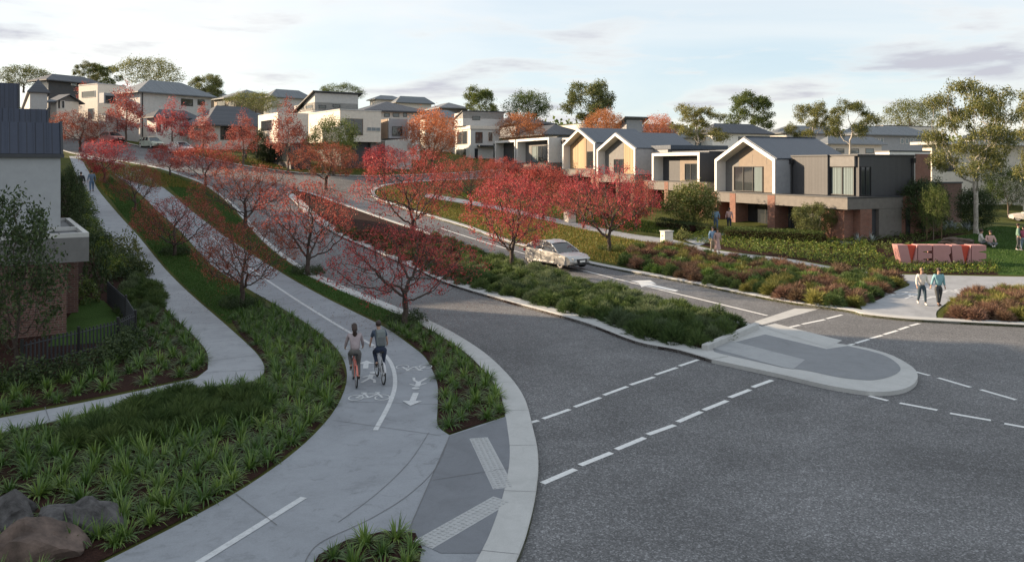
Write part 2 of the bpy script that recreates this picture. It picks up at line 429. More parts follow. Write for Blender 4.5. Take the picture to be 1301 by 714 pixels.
# shared path and footpath
pl = [(96,199),(120,209),(144,222),(177,247),(197,267),(231,298),(265,336),(302,362),(355,393),(400,422),(430,450),(441,482),(428,522),(390,567),(330,614),(250,662),(150,714),(60,760),(-60,830)]
pr = [(128,201),(177,217),(211,243),(251,276),(288,304),(355,348),(446,398),(489,420),(519,441),(541,460),(555,490),(556,520),(556,546),(571,559)]
PL, PR = gl(pl, 4), gl(pr, 4)
# path side: continues from bed tip down to the kerb band
shared = PL[::-1] + PR + gl([(609,546),(646,534)],1,False) + gl([(655,560),(657,590),(653,642),(639,684),(622,714),(600,760),(560,840)],3)+V2((-2,3),(-9,3))
sheet('shared_path', shared, .118, M['path'], 1.0, .2)
# darker ramp plates at the crossing
sheet('crossing_ramp', gl([(571,560),(609,548),(648,534),(655,560),(657,588),(640,594),(609,592)],1,False)[:4]+gl([(657,600),(654,636),(641,680),(624,712)],2)+gl([(560,712),(516,690),(545,620)],1,False), .124, M['ramp'], 1.0, .0)
fl = [(88,200),(96,222),(103,244),(112,275),(127,305),(150,328),(187,358),(211,396),(240,424),(262,450),(264,474)]
fr = [(108,200),(117,224),(124,242),(150,274),(177,304),(211,346),(268,400),(304,432),(328,456),(336,474),(326,487),(300,493)]
FL, FR = gl(fl, 4), gl(fr, 4)
foot = FL + gl([(250,485),(180,501),(100,518),(0,537),(-60,549)],2) + gl([(-60,570),(0,556),(80,538),(170,513),(215,502),(260,497)],2)+FR[::-1]
sheet('footpath', foot, .118, M['foot'], 1.0, .2)
# lawns between the paths
lawn1 = [p for p in FR if p.y > 34][::-1]
strip_a = gl([(124,232),(150,268),(177,299),(211,341),(268,396),(290,415)],3) + gl([(345,398),(300,366),(262,342),(228,303),(194,272),(172,251),(140,226)],3)
sheet('lawn_strip', strip_a, .113, M['lawn'], 1.2, .0)
strip_b = gl([(190,217),(218,243),(257,276),(294,304),(360,348),(450,397),(500,420)],3)+gl([(536,414),(480,390),(420,366),(370,340),(328,306),(292,266),(262,243),(230,228)],3)
sheet('lawn_strip', strip_b, .113, M['lawn'], 1.2, .0)
# planting beds (mulch)
bedL_px = [(292,408),(330,388),(362,400),(400,424),(428,450),(439,482),(426,522),(388,565),(328,612),(248,659),(150,710),(60,755),(-60,800),(-60,575),(0,558),(80,540),(170,515),(215,504),(262,499),(300,495),(328,489),(339,474),(330,455),(306,430)]
BEDL = [G(*p).xy for p in bedL_px]
sheet('mulch_bed', BEDL, .122, M['mulch'], 1.2, .0)
bedU_px = [(264,474),(262,450),(240,424),(211,396),(187,358),(150,328),(127,305),(112,275),(103,244),(96,225),(60,235),(40,300),(0,400),(-60,440),(-60,547),(0,533),(100,514),(180,498),(248,483)]
BEDU = [G(*p).xy for p in bedU_px]
sheet('mulch_bed', BEDU, .112, M['mulch'], 1.2, .0)
bedK_px = [(492,420),(515,434),(541,457),(556,490),(557,520),(557,545),(571,557),(609,545),(642,531),(634,500),(612,470),(585,447),(555,428),(522,411)]
BEDK = [G(*p).xy for p in bedK_px]
sheet('mulch_bed', BEDK, .124, M['mulch'], 1.0, .0)
bedC_px = [(405,714),(440,695),(490,683),(528,686),(536,705),(530,745),(470,775),(380,760)]
BEDC = [G(*p).xy for p in bedC_px]
sheet('mulch_bed', BEDC, .126, M['mulch'], 1.0, .0)

# median
med_near = gl([(362,248),(376,260),(392,276),(429,300),(467,317),(528,344),(568,362),(640,384),(737,411),(807,437),(860,448),(904,461)],4)
med_far = gl([(362,248),(372,243),(400,248),(480,276),(560,303),(640,333),(700,350),(800,378),(900,402),(964,419)],4)
MEDP = med_near + med_far[::-1]
sheet('median', MEDP, .105, M['mulch'], 1.5, .3)
band('kerb', med_near, .75, .14, M['kerb'], 1, .3, bev=.03)
band('kerb', med_far, .35, .14, M['kerb'], -1, .3, bev=.03)
# island at the head of the median
isl_out = [(904,461),(995,481),(1045,493),(1080,499.5),(1111,503),(1141,501),(1160,493.5),(1166,482),(1158,470),(1131,455),(1097,445.5),(1067,441)]
io = gl(isl_out[1:], 5)
poly = [G(898,446).xy, G(904,461).xy] + io + [G(965,418).xy]
sheet('traffic_island', poly, .12, M['kerb'], .8, .3)
isl_in = [(995,472),(1023,475.5),(1063,484),(1097,488),(1118,487),(1138,480.5),(1144,472),(1131,460),(1111,452),(1077,444)]
sheet('island_paving', gl(isl_in,4)+[G(1050,448).xy, G(972,429).xy, G(905,447).xy, G(908,452).xy], .126, M['isl'], .8, .0)
sheet('island_paving', [G(*p).xy for p in [(905,447),(930,438),(1023,462),(1008,474),(995,472)]], .131, M['isl2'], .8, .0)
# small kerb wall closing the planted median
mb = MB()
a, b = G(899,447,.1), G(965,418,.1); d = (b-a).normalized(); nn = Vector((-d.y, d.x, 0))*.22
mb.prism([(a.x,a.y),(b.x,b.y),(b.x+nn.x,b.y+nn.y),(a.x+nn.x,a.y+nn.y)] , .05, .34)
tag(mb.build('kerb', M['kerb'], bevel=.02), kind='structure')
# concrete gutter plate on the right of the island
sheet('gutter_plate', [G(*p).xy for p in [(958,409),(1010,392),(1040,393),(968,413)]], .008, M['kerb'], .8, .0)
sheet('gutter_plate', [G(*p).xy for p in [(968,419),(985,415),(1070,437),(1052,446)]], .127, M['kerb'], .8, .0)

# right verge
K_right = [(640,226),(580,229),(520,232),(488,236),(472,242),(470,248),(480,255),(514,267),(541,275),(588,289),(615,299),(669,316),(746,336),(785,344),(865,359),(923,371),(1000,386),(1077,397),(1097,402),(1151,408),(1199,411),(1301,416),(1420,421),(1600,428)]
kr = gl(K_right, 4)
rvp = kr + V2((95,28),(110,60),(60,110),(12,150),(0,150))
RV = rvp
sheet('verge_ground', rvp, .10, M['verge'], 1.7, .3)
band('kerb', kr, .48, .135, M['kerb'], 1, .3, bev=.03)
# far side verge
K_far = [(40,152),(69,163),(90,168),(153,181),(184,188),(240,198),(300,210),(330,215),(380,221),(430,224),(470,225),(520,224),(580,221),(640,217)]
kf = gl(K_far, 3)
fvp = kf + V2((20,165),(-60,190),(-150,190),(-150,120))
sheet('verge_ground', fvp, .10, M['verge'], 3, .3)
band('kerb', kf, .35, .135, M['kerb'], 1, .3, bev=.03)

# right footpath, forecourt and crossing apron
pr_top = gl([(540,247),(600,257),(660,269),(727,284),(800,299),(852,306),(900,318),(946,325),(1000,331),(1060,342),(1127,350.5),(1180,352),(1270,354),(1400,356)],4)
pr_bot = gl([(540,252),(600,262),(660,274),(727,290),(800,306),(846,313),(890,325),(946,333),(1000,341),(1060,350),(1120,356),(1156,363.5),(1135,374),(1113,385.5),(1090,389)],4)
rest = gl([(1100,402),(1151,407),(1187,409),(1190,399),(1206,386),(1228,376),(1265,371),(1301,371),(1400,372)],3)
sheet('footpath', pr_top[::-1]+pr_bot+rest, .118, M['foot'], 1.0, .2)
sheet('footpath', [G(*p).xy for p in [(868,306),(905,297),(922,299),(888,315)]], .120, M['foot'], 1.0, .0)
# right beds
bedR_px = [(786,338),(800,322),(846,315),(890,327),(946,335),(1000,343),(1060,352),(1118,358),(1152,364),(1111,386),(1080,397),(1000,385),(923,370),(865,358)]
BEDR = [G(*p).xy for p in bedR_px]
sheet('mulch_bed', BEDR, .115, M['mulch'], 1.2, .0)
bedQ_px = [(1200,403),(1212,389),(1230,379),(1265,374),(1301,374),(1360,375),(1360,417),(1301,415),(1196,410)]
BEDQ = [G(*p).xy for p in bedQ_px]
sheet('mulch_bed', BEDQ, .115, M['mulch'], 1.2, .0)
bedH_px = [(852,303),(905,296),(1000,296),(1110,294),(1230,299),(1160,312),(1128,330),(1130,337),(1258,336),(1268,352),(1180,351),(1127,349),(1060,340),(1000,330),(946,324),(900,316)]
BEDH = [G(*p).xy for p in bedH_px]
sheet('mulch_bed', BEDH, .112, M['mulch'], 1.2, .0)
sheet('lawn', [G(*p).xy for p in [(1165,312),(1235,300),(1301,288),(1420,285),(1420,354),(1270,352),(1258,336),(1150,337)]], .116, M['lawn'], 1.5, .0)

# ---- painted markings ----------------------------------------------------
def line_px(name, pts, w, mat, h, dash=None, smooth=True):
    L = gl(pts, 6) if smooth and len(pts) > 2 else [G(*p).xy for p in pts]
    L = seg(L, .25 if dash else .6)
    if not dash: return band(name, L, w, h, mat, 0, .002)
    on, off, first = dash
    # several dashes in one painted line
    mb = MB(); acc = -first; runs = []; cur = []
    for i in range(len(L)-1):
        ph = (acc % (on+off))
        if ph < on: cur.append(L[i])
        elif cur: runs.append(cur); cur = []
        acc += (L[i+1]-L[i]).length
    if cur: runs.append(cur)
    for r in runs:
        if len(r) < 2: continue
        for i in range(len(r)-1):
            d = (r[i+1]-r[i]).normalized(); nr = Vector((-d.y,d.x))*w/2
            q = [r[i]+nr, r[i]-nr, r[i+1]-nr, r[i+1]+nr]
            mb.add([(p.x,p.y,T(p.x,p.y)+h) for p in q], [(0,1,2,3)])
    return tag(mb.build(name, mat, uv=False), kind='structure')
def quads_px(name, segs, w, mat, h):
    mb = MB()
    for (x0,y0,x1,y1) in segs:
        a, b = G(x0,y0).xy, G(x1,y1).xy
        n = max(1, int((b-a).length/.5)); d = (b-a).normalized(); nr = Vector((-d.y,d.x))*w/2
        for k in range(n):
            p, q = a.lerp(b,k/n), a.lerp(b,(k+1)/n)
            mb.add([(r.x,r.y,T(r.x,r.y)+h) for r in (p+nr,p-nr,q-nr,q+nr)], [(0,1,2,3)])
    return tag(mb.build(name, mat, uv=False), kind='structure')
quads_px('crossing_line', [(670,538,684,534),(690,532,724,520),(730,517,763,505),(767,502,797,491),(801,489,831,479),(833,476,860,467),(863,465,887,457)], .13, M['paint'], .006)
quads_px('crossing_line', [(689,614,731,596),(737,591,777,575),(783,571,819,556),(823,552,857,540),(861,536,891,523),(894,521,924,509),(927,505,953,495),(956,492,981,483)], .15, M['paint'], .006)
quads_px('crossing_line', [(979,421,1016,413),(1019,412,1048,406),(1050,405,1070,400),(1067,441,1085,437),(1087,436,1104,431),(1106,430,1121,426),(1123,425,1140,420),(1142,419,1154,415),(1156,414,1168,411)], .13, M['paint'], .006)
quads_px('lane_line', [(1158,471,1181,477),(1192,480,1233,492),(1246,495,1291,508),(1306,512,1350,524)], .13, M['paint'], .006)
quads_px('lane_line', [(1104,503,1128,509),(1143,512,1191,521),(1207,525,1259,534),(1276,538,1330,548)], .14, M['paint'], .006)
line_px('lane_line', [(560,290),(600,303),(640,315),(675,325),(778,353),(880,378),(975,401)], .12, M['paint'], .006)
quads_px('lane_line', [(772,363,808,372)], .12, M['paint'], .006)
# right-hand lane arrows
def flat_poly(name, pxs, mat, h):
    q = [G(*p) for p in pxs]
    mb = MB(); mb.add([(p.x,p.y,T(p.x,p.y)+h) for p in q], [tuple(range(len(q)))])
    me = mb.mesh(name, mat, uv=False)
    bm = bmesh.new(); bm.from_mesh(me); bmesh.ops.triangulate(bm, faces=bm.faces); bmesh.ops.recalc_face_normals(bm, faces=bm.faces)
    if sum(f.normal.z for f in bm.faces) < 0: bmesh.ops.reverse_faces(bm, faces=bm.faces)
    bm.to_mesh(me); bm.free()
    return tag(mobj(name, me), kind='structure')
flat_poly('road_arrow', [(801,357),(826,356),(834,361),(828,361),(862,369),(858,370.5),(822,363),(815,365),(812,360)], M['paint'], .006)
flat_poly('road_arrow', [(795,372),(812,370),(818,376),(806,377)], M['paint'], .006)
# centre line of the shared path
line_px('path_line', [(268,302),(300,331),(345,363),(390,393),(440,424),(478,446),(496,465),(502,490),(496,516),(477,553)], .12, M['paint2'], .126)
quads_px('path_line', [(386,640,250,726)], .14, M['paint2'], .126)
quads_px('path_line', [(1150,383,1168,375)], .12, M['paint2'], .124)
# saw cuts in the concrete
quads_px('path_joint', [(440,516,574,520),(423,540,560,560),(571,561,516,690),(548,618,660,600),(300,636,352,676),(330,475,262,478),(298,492,300,478),(196,496,206,508),(57,523,63,541),(225,425,300,420),(190,370,248,372),(155,330,205,332),(128,300,172,296),(392,365,356,384),(310,310,282,322)], .014, M['jnt'], .129)
line_px('path_joint', [(571,561),(555,600),(520,636),(470,668),(405,700),(385,730)], .012, M['jnt'], .129)
line_px('path_joint', [(545,556),(520,594),(480,634),(430,672)], .010, M['jnt'], .1285)
# tactile strips: raised studs
def tactile(p0, p1, w):
    a, b = G(*p0,.124).xy, G(*p1,.124).xy; d = (b-a); L = d.length; d.normalize(); n = Vector((-d.y,d.x))
    base = MB(); q = [a+n*w/2, a-n*w/2, b-n*w/2, b+n*w/2]
    base.prism([tuple(p) for p in (q[0],q[1],q[2],q[3])][::1], .10, .132)
    cnt = int(L/.1)
    for i in range(cnt):
        for j in range(int(w/.1)):
            c = a+d*((i+.5)*L/cnt)+n*(-w/2+(j+.5)*.1)
            base.prism([(c.x+.03*math.cos(k*PI/3), c.y+.03*math.sin(k*PI/3)) for k in range(6)], .131, .143)
    tag(base.build('tactile_paving', M['tact']), kind='structure')
tactile((608,556),(640,620), .42)
tactile((638,634),(537,692), .42)
# pictograms
def strokes(name, lines, org, ax, ay, w, mat, h, fills=(), rings=()):
    """2-D symbol in metres: org world xy, ax/ay world axes"""
    mb = MB()
    def W(p): return org+ax*p[0]+ay*p[1]
    def quad(a, b, w):
        a, b = W(a), W(b); d = (b-a).normalized(); nr = Vector((-d.y,d.x))*w/2
        mb.add([(p.x,p.y,T(p.x,p.y)+h) for p in (a+nr,a-nr,b-nr,b+nr)], [(0,1,2,3)])
    for i,(a,b,ww) in enumerate(lines):
        h2 = h; h = h+.0006*(i%5); quad(a,b,ww); h = h2
    for c,r,ww in rings:
        n = 20
        for k in range(n):
            vs = []
            for (rr,kk) in ((r,k),(r-ww,k),(r-ww,k+1),(r,k+1)):
                p = W((c[0]+rr*math.cos(2*PI*kk/n), c[1]+rr*math.sin(2*PI*kk/n))); vs.append((p.x,p.y,T(p.x,p.y)+h+.003))
            mb.add(vs, [(0,1,2,3)])
    for f in fills:
        vs = [W(p) for p in f]; mb.add([(p.x,p.y,T(p.x,p.y)+h+.004) for p in vs], [tuple(range(len(f)))])
    return tag(mb.build(name, mat, uv=False), kind='structure')
def bike_sym(px, py, wid_m, sgn, hdg, h=.126):
    o = G(px,py).xy; ay = Vector((-math.sin(hdg), math.cos(hdg)))*sgn; ax = Vector((ay.y,-ay.x))
    s = wid_m/2.0; ax *= s; ay *= s*1.25; w=.11*s
    strokes('bicycle_marking', [((-.62,.0),(-.3,.5),w),((-.3,.5),(.35,.5),w),((.35,.5),(.62,0),w),((-.3,.5),(-.02,0),w),((-.02,0),(.35,.5),w),((-.62,0),(-.02,0),w),((-.36,.62),(-.3,.5),w),((-.48,.62),(-.22,.62),w*1.3),((.35,.5),(.3,.66),w),((.18,.66),(.42,.66),w)], o, ax, ay, w, M['paint2'], h, rings=[((-.62,0),.37,w),((.62,0),.37,w)])
def arrow_sym(px, py, L, sgn, hdg, h=.126):
    o = G(px,py).xy; ay = Vector((-math.sin(hdg), math.cos(hdg)))*sgn; ax = Vector((ay.y,-ay.x))
    strokes('arrow_marking', [((0,-L/2),(0,L/2-.4),.16)], o, ax, ay, .1, M['paint2'], h, fills=[[(-.26,L/2-.42),(.26,L/2-.42),(0,L/2)]])
def walk_sym(px, py, s, sgn, hdg, h=.126):
    o = G(px,py).xy; ay = Vector((-math.sin(hdg), math.cos(hdg)))*sgn*s; ax = Vector((ay.y,-ay.x))
    strokes('walker_marking', [((0,.0),(.0,.5),.17*s),((0,.04),(-.22,-.5),.10*s),((0,.04),(.18,-.22),.10*s),((.18,-.22),(.22,-.55),.09*s),((0,.44),(-.26,.12),.07*s),((.0,.44),(.28,.22),.07*s)], o, ax, ay, .1, M['paint2'], h,
            fills=[[(.03+.13*math.cos(k*PI/5), .72+.13*math.sin(k*PI/5)) for k in range(10)]])
bike_sym(469,511,1.12,1,.05); walk_sym(470,486,.85,1,.06); arrow_sym(465,468,.95,1,.15)
bike_sym(526,471,1.12,-1,.1); walk_sym(532,491,.85,-1,.02); arrow_sym(525,513,1.15,-1,0)
bike_sym(1145,378,2.2,1,-.3,.124); bike_sym(1205,372,2.0,-1,-.3,.124); arrow_sym(1180,382,1.4,1,-.9,.124)

sheet('lawn', [G(*p).xy for p in [(60,445),(150,438),(164,428),(152,406),(132,386),(108,380),(84,410)]], .125, M['lawn'], 1.0, .0)

def cross_joints(name, A, B, gap, lo, hi):
    """saw cuts every few metres between the two edges of a path"""
    mb = MB(); acc = 0
    for i in range(len(A)-1):
        acc += (A[i+1]-A[i]).length
        if acc < gap: continue
        acc = 0; a = A[i+1]
        if not (lo < a.y < hi): continue
        b = min(B, key=lambda q: (q-a).length); d = (b-a).normalized(); n = Vector((-d.y,d.x))*.008; L = (b-a).length
        for k in range(3):
            p, q = a.lerp(b,k/3), a.lerp(b,(k+1)/3)
            mb.add([(r.x,r.y,T(r.x,r.y)+.1275) for r in (p+n,p-n,q-n,q+n)], [(0,1,2,3)])
    tag(mb.build(name, M['jnt'], uv=False), kind='structure')
def dn(L): return seg(L, .3)
cross_joints('path_joint', dn(PL), dn(PR), 3.2, 27, 75)
cross_joints('path_joint', dn(FL), dn(FR), 2.4, 24, 70)
# cuts across the kerb band
mb = MB(); acc = 0
for i in range(len(outer)-1):
    acc += (outer[i+1]-outer[i]).length
    if acc > 2.4:
        acc = 0; a = outer[i+1]; d = (outer[i+1]-outer[i]).normalized(); n = Vector((d.y,-d.x)); a = a+n*.002
        q = [a+d*.006, a-d*.006, a-d*.006+n*.62, a+d*.006+n*.62]
        mb.add([(r.x,r.y,T(r.x,r.y)+.1325) for r in q], [(0,1,2,3)])
tag(mb.build('kerb_joint', M['jnt'], uv=False), kind='structure')
# ---- trees ---------------------------------------------------------------
def rand_in(rs, n, fn, lo, hi):
    out = []
    while sum(len(o) for o in out) < n:
        p = rs.uniform(lo, hi, (n*3, 3)); out.append(p[fn(p)])
    return np.concatenate(out)[:n]
def sca(rs, att, root, fork_z, step, di, dk, jitter=.25, iters=140, lean=0):
    nodes = []; par = []
    n0 = max(2, int(fork_z/step))
    for i in range(n0+1):
        z = fork_z*i/n0
        nodes.append((root[0]+lean*z+.02*math.sin(i*1.3), root[1]+.02*math.cos(i*1.7), root[2]+z)); par.append(i-1)
    nodes = np.array(nodes); att = att.copy()
    nearest = np.zeros(len(att), int); dist = np.full(len(att), 1e9)
    new_i = 0
    for it in range(iters):
        if len(att) == 0: break
        nn = nodes[new_i:]
        if len(nn):
            d = np.linalg.norm(att[:,None,:]-nn[None,:,:], axis=2)
            j = d.argmin(1); dm = d[np.arange(len(att)), j]
            up = dm < dist; nearest[up] = j[up]+new_i; dist[up] = dm[up]
        new_i = len(nodes)
        keep = dist > dk; att = att[keep]; nearest = nearest[keep]; dist = dist[keep]
        if len(att) == 0: break
        lim = di if it > 8 else 1e9
        ok = dist < lim
        if not ok.any(): ok = dist < dist.min()*1.3
        dirs = {}
        for k in np.where(ok)[0]:
            v = (att[k]-nodes[nearest[k]])/dist[k]
            dirs[nearest[k]] = dirs.get(nearest[k], 0)+v
        add = []; ap = []
        for k, v in dirs.items():
            L = np.linalg.norm(v)
            if L < 1e-6: continue
            v = v/L + rs.normal(0, jitter, 3); v /= np.linalg.norm(v)
            add.append(nodes[k]+v*step); ap.append(k)
        if not add: break
        nodes = np.concatenate([nodes, np.array(add)]); par += ap
        if len(nodes) > 5200: break
    return nodes, np.array(par)
def skeleton_mesh(name, nodes, par, r_tip, r_max, mat, expo=2.2, minr=0):
    n = len(nodes); r = np.zeros(n); ch = [[] for _ in range(n)]
    for i in range(1, n): ch[par[i]].append(i)
    acc = np.zeros(n)
    for i in range(n-1, -1, -1):
        acc[i] = (acc[i] if ch[i] else 1.0)
        if par[i] >= 0: acc[par[i]] += acc[i]
    r = r_tip*acc**(1/expo)
    k = r_max/r[0]
    r = r*np.clip((r/r[0])**.0*k, None, 1) if k < 1 else np.where(acc > 3, r*(1+(k-1)*(acc/acc[0])**.5), r)
    mb = MB(); stack = [0]; 
    for s in [0]+[c for i in range(n) for c in sorted(ch[i], key=lambda q: -acc[q])[1:]]:
        pts = []; rad = []
        if par[s] >= 0: pts.append(nodes[par[s]]); rad.append(min(r[par[s]]*.8, r[s]*1.3))
        i = s
        while True:
            pts.append(nodes[i]); rad.append(max(r[i], .003))
            if not ch[i]: break
            i = max(ch[i], key=lambda q: acc[q])
        if len(pts) < 2: continue
        if s == 0:
            rad[0] *= 1.45; rad[1] *= 1.15
        if max(rad) < minr: continue
        # thin out straight small twigs
        if max(rad) < .02 and len(pts) > 3: pts = pts[::2]+([pts[-1]] if len(pts)%2 == 0 else []); rad = rad[::2]+([rad[-1]] if len(rad)%2 == 0 else [])
        mb.tube(pts, rad, 9 if max(rad) > .08 else (5 if max(rad) > .02 else 3), caps=False)
    return mb.mesh(name, mat, smooth=True, uv=False), r, ch
def leaf_mesh(name, pos, size, mat, rs, flat=0, aspect=.6, nrm_up=.3):
    """one folded rhomb per leaf"""
    n = len(pos)
    d = rs.normal(0, 1, (n,3)); d[:,2] -= .2; d /= np.linalg.norm(d, axis=1)[:,None]
    u = rs.normal(0, 1, (n,3)); u[:,2] += nrm_up*4
    s = np.cross(d, u); s /= np.linalg.norm(s, axis=1)[:,None]+1e-9
    nn = np.cross(s, d)
    L = size*rs.uniform(.6, 1.35, n)[:,None]; W = L*aspect
    p = np.asarray(pos)
    v = np.stack([p, p+d*L*.5+s*W*.5+nn*W*.15, p+d*L, p+d*L*.5-s*W*.5+nn*W*.15], 1).reshape(-1,3)
    me = bpy.data.meshes.new(name)
    me.vertices.add(4*n); me.vertices.foreach_set('co', v.ravel())
    me.loops.add(4*n); me.loops.foreach_set('vertex_index', np.arange(4*n, dtype=np.int32))
    me.polygons.add(n); me.polygons.foreach_set('loop_start', np.arange(0, 4*n, 4, dtype=np.int32))
    me.materials.append(mat); me.update(calc_edges=True)
    return me
VAR = {}
def make_variant(key, H, W, fork, style, seed, leafmat, barkmat, nleaf, lsize, natt=900, step=.2, rtrunk=.13, scatter=.12, aspect=.6):
    rs = np.random.RandomState(seed); R = W/2
    cz = fork+(H-fork)*.5; hz = (H-fork)*.5
    ph = rs.uniform(0, 6.28, 4)
    def lump(a, zz): return 1+.16*np.sin(2*a+ph[0])+.13*np.sin(3*a+ph[1]+zz*3)+.10*np.sin(5*a+ph[2]-zz*4)
    if style == 'vase':      # flat-bottomed, spreading crown
        def fn(p):
            z = (p[:,2]-fork)/(H-fork); a = np.arctan2(p[:,1],p[:,0])
            rr = np.hypot(p[:,0],p[:,1])/(R*lump(a,z))
            prof = np.where(z < .42, .42+1.35*np.clip(z,0,1), np.sqrt(np.clip(1-((z-.40)/.62)**2, 0, 1)))
            prof = np.clip(prof, 0, 1)
            return (z > .04)&(z < 1)&(rr < prof)&(rr+z*.9 > .45)
    elif style == 'upright':
        def fn(p):
            z = (p[:,2]-fork)/(H-fork); a = np.arctan2(p[:,1],p[:,0])
            rr = np.hypot(p[:,0],p[:,1])/(R*lump(a,z*2))
            prof = np.clip(np.minimum(.35+z*3.2, 1.12-z*1.0), 0, 1)
            return (z > 0)&(z < 1)&(rr < prof)&(np.sin(z*17+a*1.5+ph[3]) > -.55)
    elif style == 'round':
        def fn(p):
            z = (p[:,2]-cz)/hz; a = np.arctan2(p[:,1],p[:,0])
            rr = np.sqrt((np.hypot(p[:,0],p[:,1])/(R*lump(a,z)))**2+z*z*(1+.2*np.sin(3*a+ph[3])))
            return (rr < 1)&(rr > .25)
    elif style == 'clump':
        K = 16; cs = []
        for k in range(K):
            a = k*2.4+rs.uniform(-.5,.5); t = (k+.5)/K; zc = fork+(H-fork)*(.15+.78*t); pr = math.sqrt(max(.05, 1-((t-.45)/.62)**2)); rr = R*pr*rs.uniform(.3,.78)
            cs.append((rr*math.cos(a), rr*math.sin(a), zc, R*rs.uniform(.22,.36), H*rs.uniform(.07,.12)))
        def fn(p):
            m = np.zeros(len(p), bool)
            for c in cs: m |= ((p[:,0]-c[0])**2+(p[:,1]-c[1])**2)/c[3]**2+((p[:,2]-c[2])/c[4])**2 < 1
            return m
    else:                    # gum: separate flattened clouds of foliage on open limbs
        K = 13 if style == 'gum' else 19
        cs = []
        for k in range(K):
            a = k*2.4+rs.uniform(-.4,.4); t = (k+.5)/K
            zc = fork+(H-fork)*(.18+.76*t); pr = math.sqrt(max(.04, 1-((t-.35)/.75)**2))
            rr = R*pr*rs.uniform(.35,.82)
            cs.append((rr*math.cos(a), rr*math.sin(a), zc, R*rs.uniform(.18,.30)*(1.3 if style=='gum' else 1), H*rs.uniform(.04,.07)*(1.5 if style=='gum' else 1)))
        def fn(p):
            m = np.zeros(len(p), bool)
            for c in cs: m |= ((p[:,0]-c[0])**2+(p[:,1]-c[1])**2)/c[3]**2+((p[:,2]-c[2])/c[4])**2 < 1
            return m
    att = rand_in(rs, natt, fn, (-R*1.35,-R*1.35,fork), (R*1.35,R*1.35,H))
    nodes, par = sca(rs, att, (0,0,0), fork, step, step*7, step*1.25, .22)
    tm, r, ch = skeleton_mesh(key+'_trunk', nodes, par, .006, rtrunk, barkmat)
    depth = np.zeros(len(nodes), int)
    for i in range(len(nodes)-1, 0, -1): depth[par[i]] = max(depth[par[i]], depth[i]+1)
    tips = np.where((depth <= 3)&(nodes[:,2] > fork*1.1))[0]
    base = nodes[tips[rs.randint(0, len(tips), nleaf)]]
    # clumping: weight some tips more
    w = np.exp(rs.normal(0, .8, len(tips))); w /= w.sum()
    base = nodes[rs.choice(tips, nleaf, p=w)]
    pos = base+rs.normal(0, scatter, (nleaf,3))
    lm = leaf_mesh(key+'_crown', pos, lsize, leafmat, rs, aspect=aspect)
    VAR[key] = (tm, lm, H, W)
def put_tree(key, name, P, H, W, label, cat='tree', group=None, rz=None, rnd=random.Random(5), lean=None):
    tm, lm, h0, w0 = VAR[key]
    s = W/w0
    t = empty(name, P, rnd.uniform(0, 6.28) if rz is None else rz, label, cat, group, (s, s, H/h0))
    if lean: t.rotation_euler[0], t.rotation_euler[1] = lean
    mobj('trunk', tm, t); mobj('crown', lm, t)
    return t
def tree_px(key, name, bx, by, l, r, top, label, Z=None, **k):
    P = G(bx, by, .1) if Z is None else PZ(bx, by, Z)
    Z = P.y
    H = (by-top)*Z/F; W = (r-l)*Z/F
    if Z is not None and k.pop('sink', 0): pass
    return put_tree(key, name, P-Vector((0,0,.03)), H, W, label, **k)
# variants
for i in range(5):
    make_variant(f'redn{i}', 4.2, 6.0, .85, 'vase', 11+i, M['red'], M['bark'], [8200,8000,9500,12000,9500][i], .072, 1500, .15, .115, .10)
for i in range(3):
    make_variant(f'redf{i}', 4.6, 5.6, .8, 'vase', 31+i, M['red'], M['bark'], 9500, .105, 850, .21, .11, .17)
make_variant('bare0', 4.4, 5.8, .8, 'vase', 47, M['red'], M['bark'], 9500, .07, 1500, .15, .11, .10)
for i in range(3):
    make_variant(f'up{i}', 7.2, 4.2, 1.6, 'upright', 51+i, M['redp'], M['barkg'], 4600, .15, 700, .26, .10, .2)
make_variant('rust0', 7, 7, 1.5, 'round', 61, M['rust'], M['barkg'], 11000, .16, 900, .3, .14, .28)
make_variant('rust1', 7, 7.6, 1.5, 'round', 62, M['rust'], M['barkg'], 11000, .16, 900, .3, .14, .28)
make_variant('grn0', 8, 8, 1.8, 'round', 71, M['green'], M['barkg'], 11000, .2, 800, .35, .16, .32)
make_variant('grn1', 8, 10, 1.8, 'round', 72, M['olive'], M['barkg'], 10000, .22, 800, .35, .16, .36)
make_variant('deep0', 5, 4, .4, 'round', 73, M['deep'], M['bark'], 15000, .13, 700, .22, .09, .2)
make_variant('magn0', 4, 4, .4, 'round', 74, M['magn'], M['bark'], 15000, .15, 700, .22, .09, .2, .5)
make_variant('airy', 4.6, 3.4, .4, 'round', 77, M['deep'], M['bark'], 7500, .12, 700, .22, .07, .14, .5)
make_variant('oliv0', 2.6, 2.8, .35, 'round', 75, M['olive'], M['bark'], 15000, .115, 700, .14, .07, .1, .3)
for i in range(3):
    make_variant(f'gum{i}', 11, 9, 3.0, 'gum', 81+i, M['gum'], M['barkp'], 15000, .26, 1000, .38, .17, .22, .35)
make_variant('gumb', 15, 15, 4.0, 'gumbig', 91, M['gum'], M['barkp'], 29000, .25, 2300, .38, .26, .24, .4)
for i in range(2):
    make_variant(f'park{i}', 12, 12, 2.5, 'clump', 95+i, M[('green','olive')[i]], M['barkg'], 17000, .3, 1300, .42, .22, .34, .55)

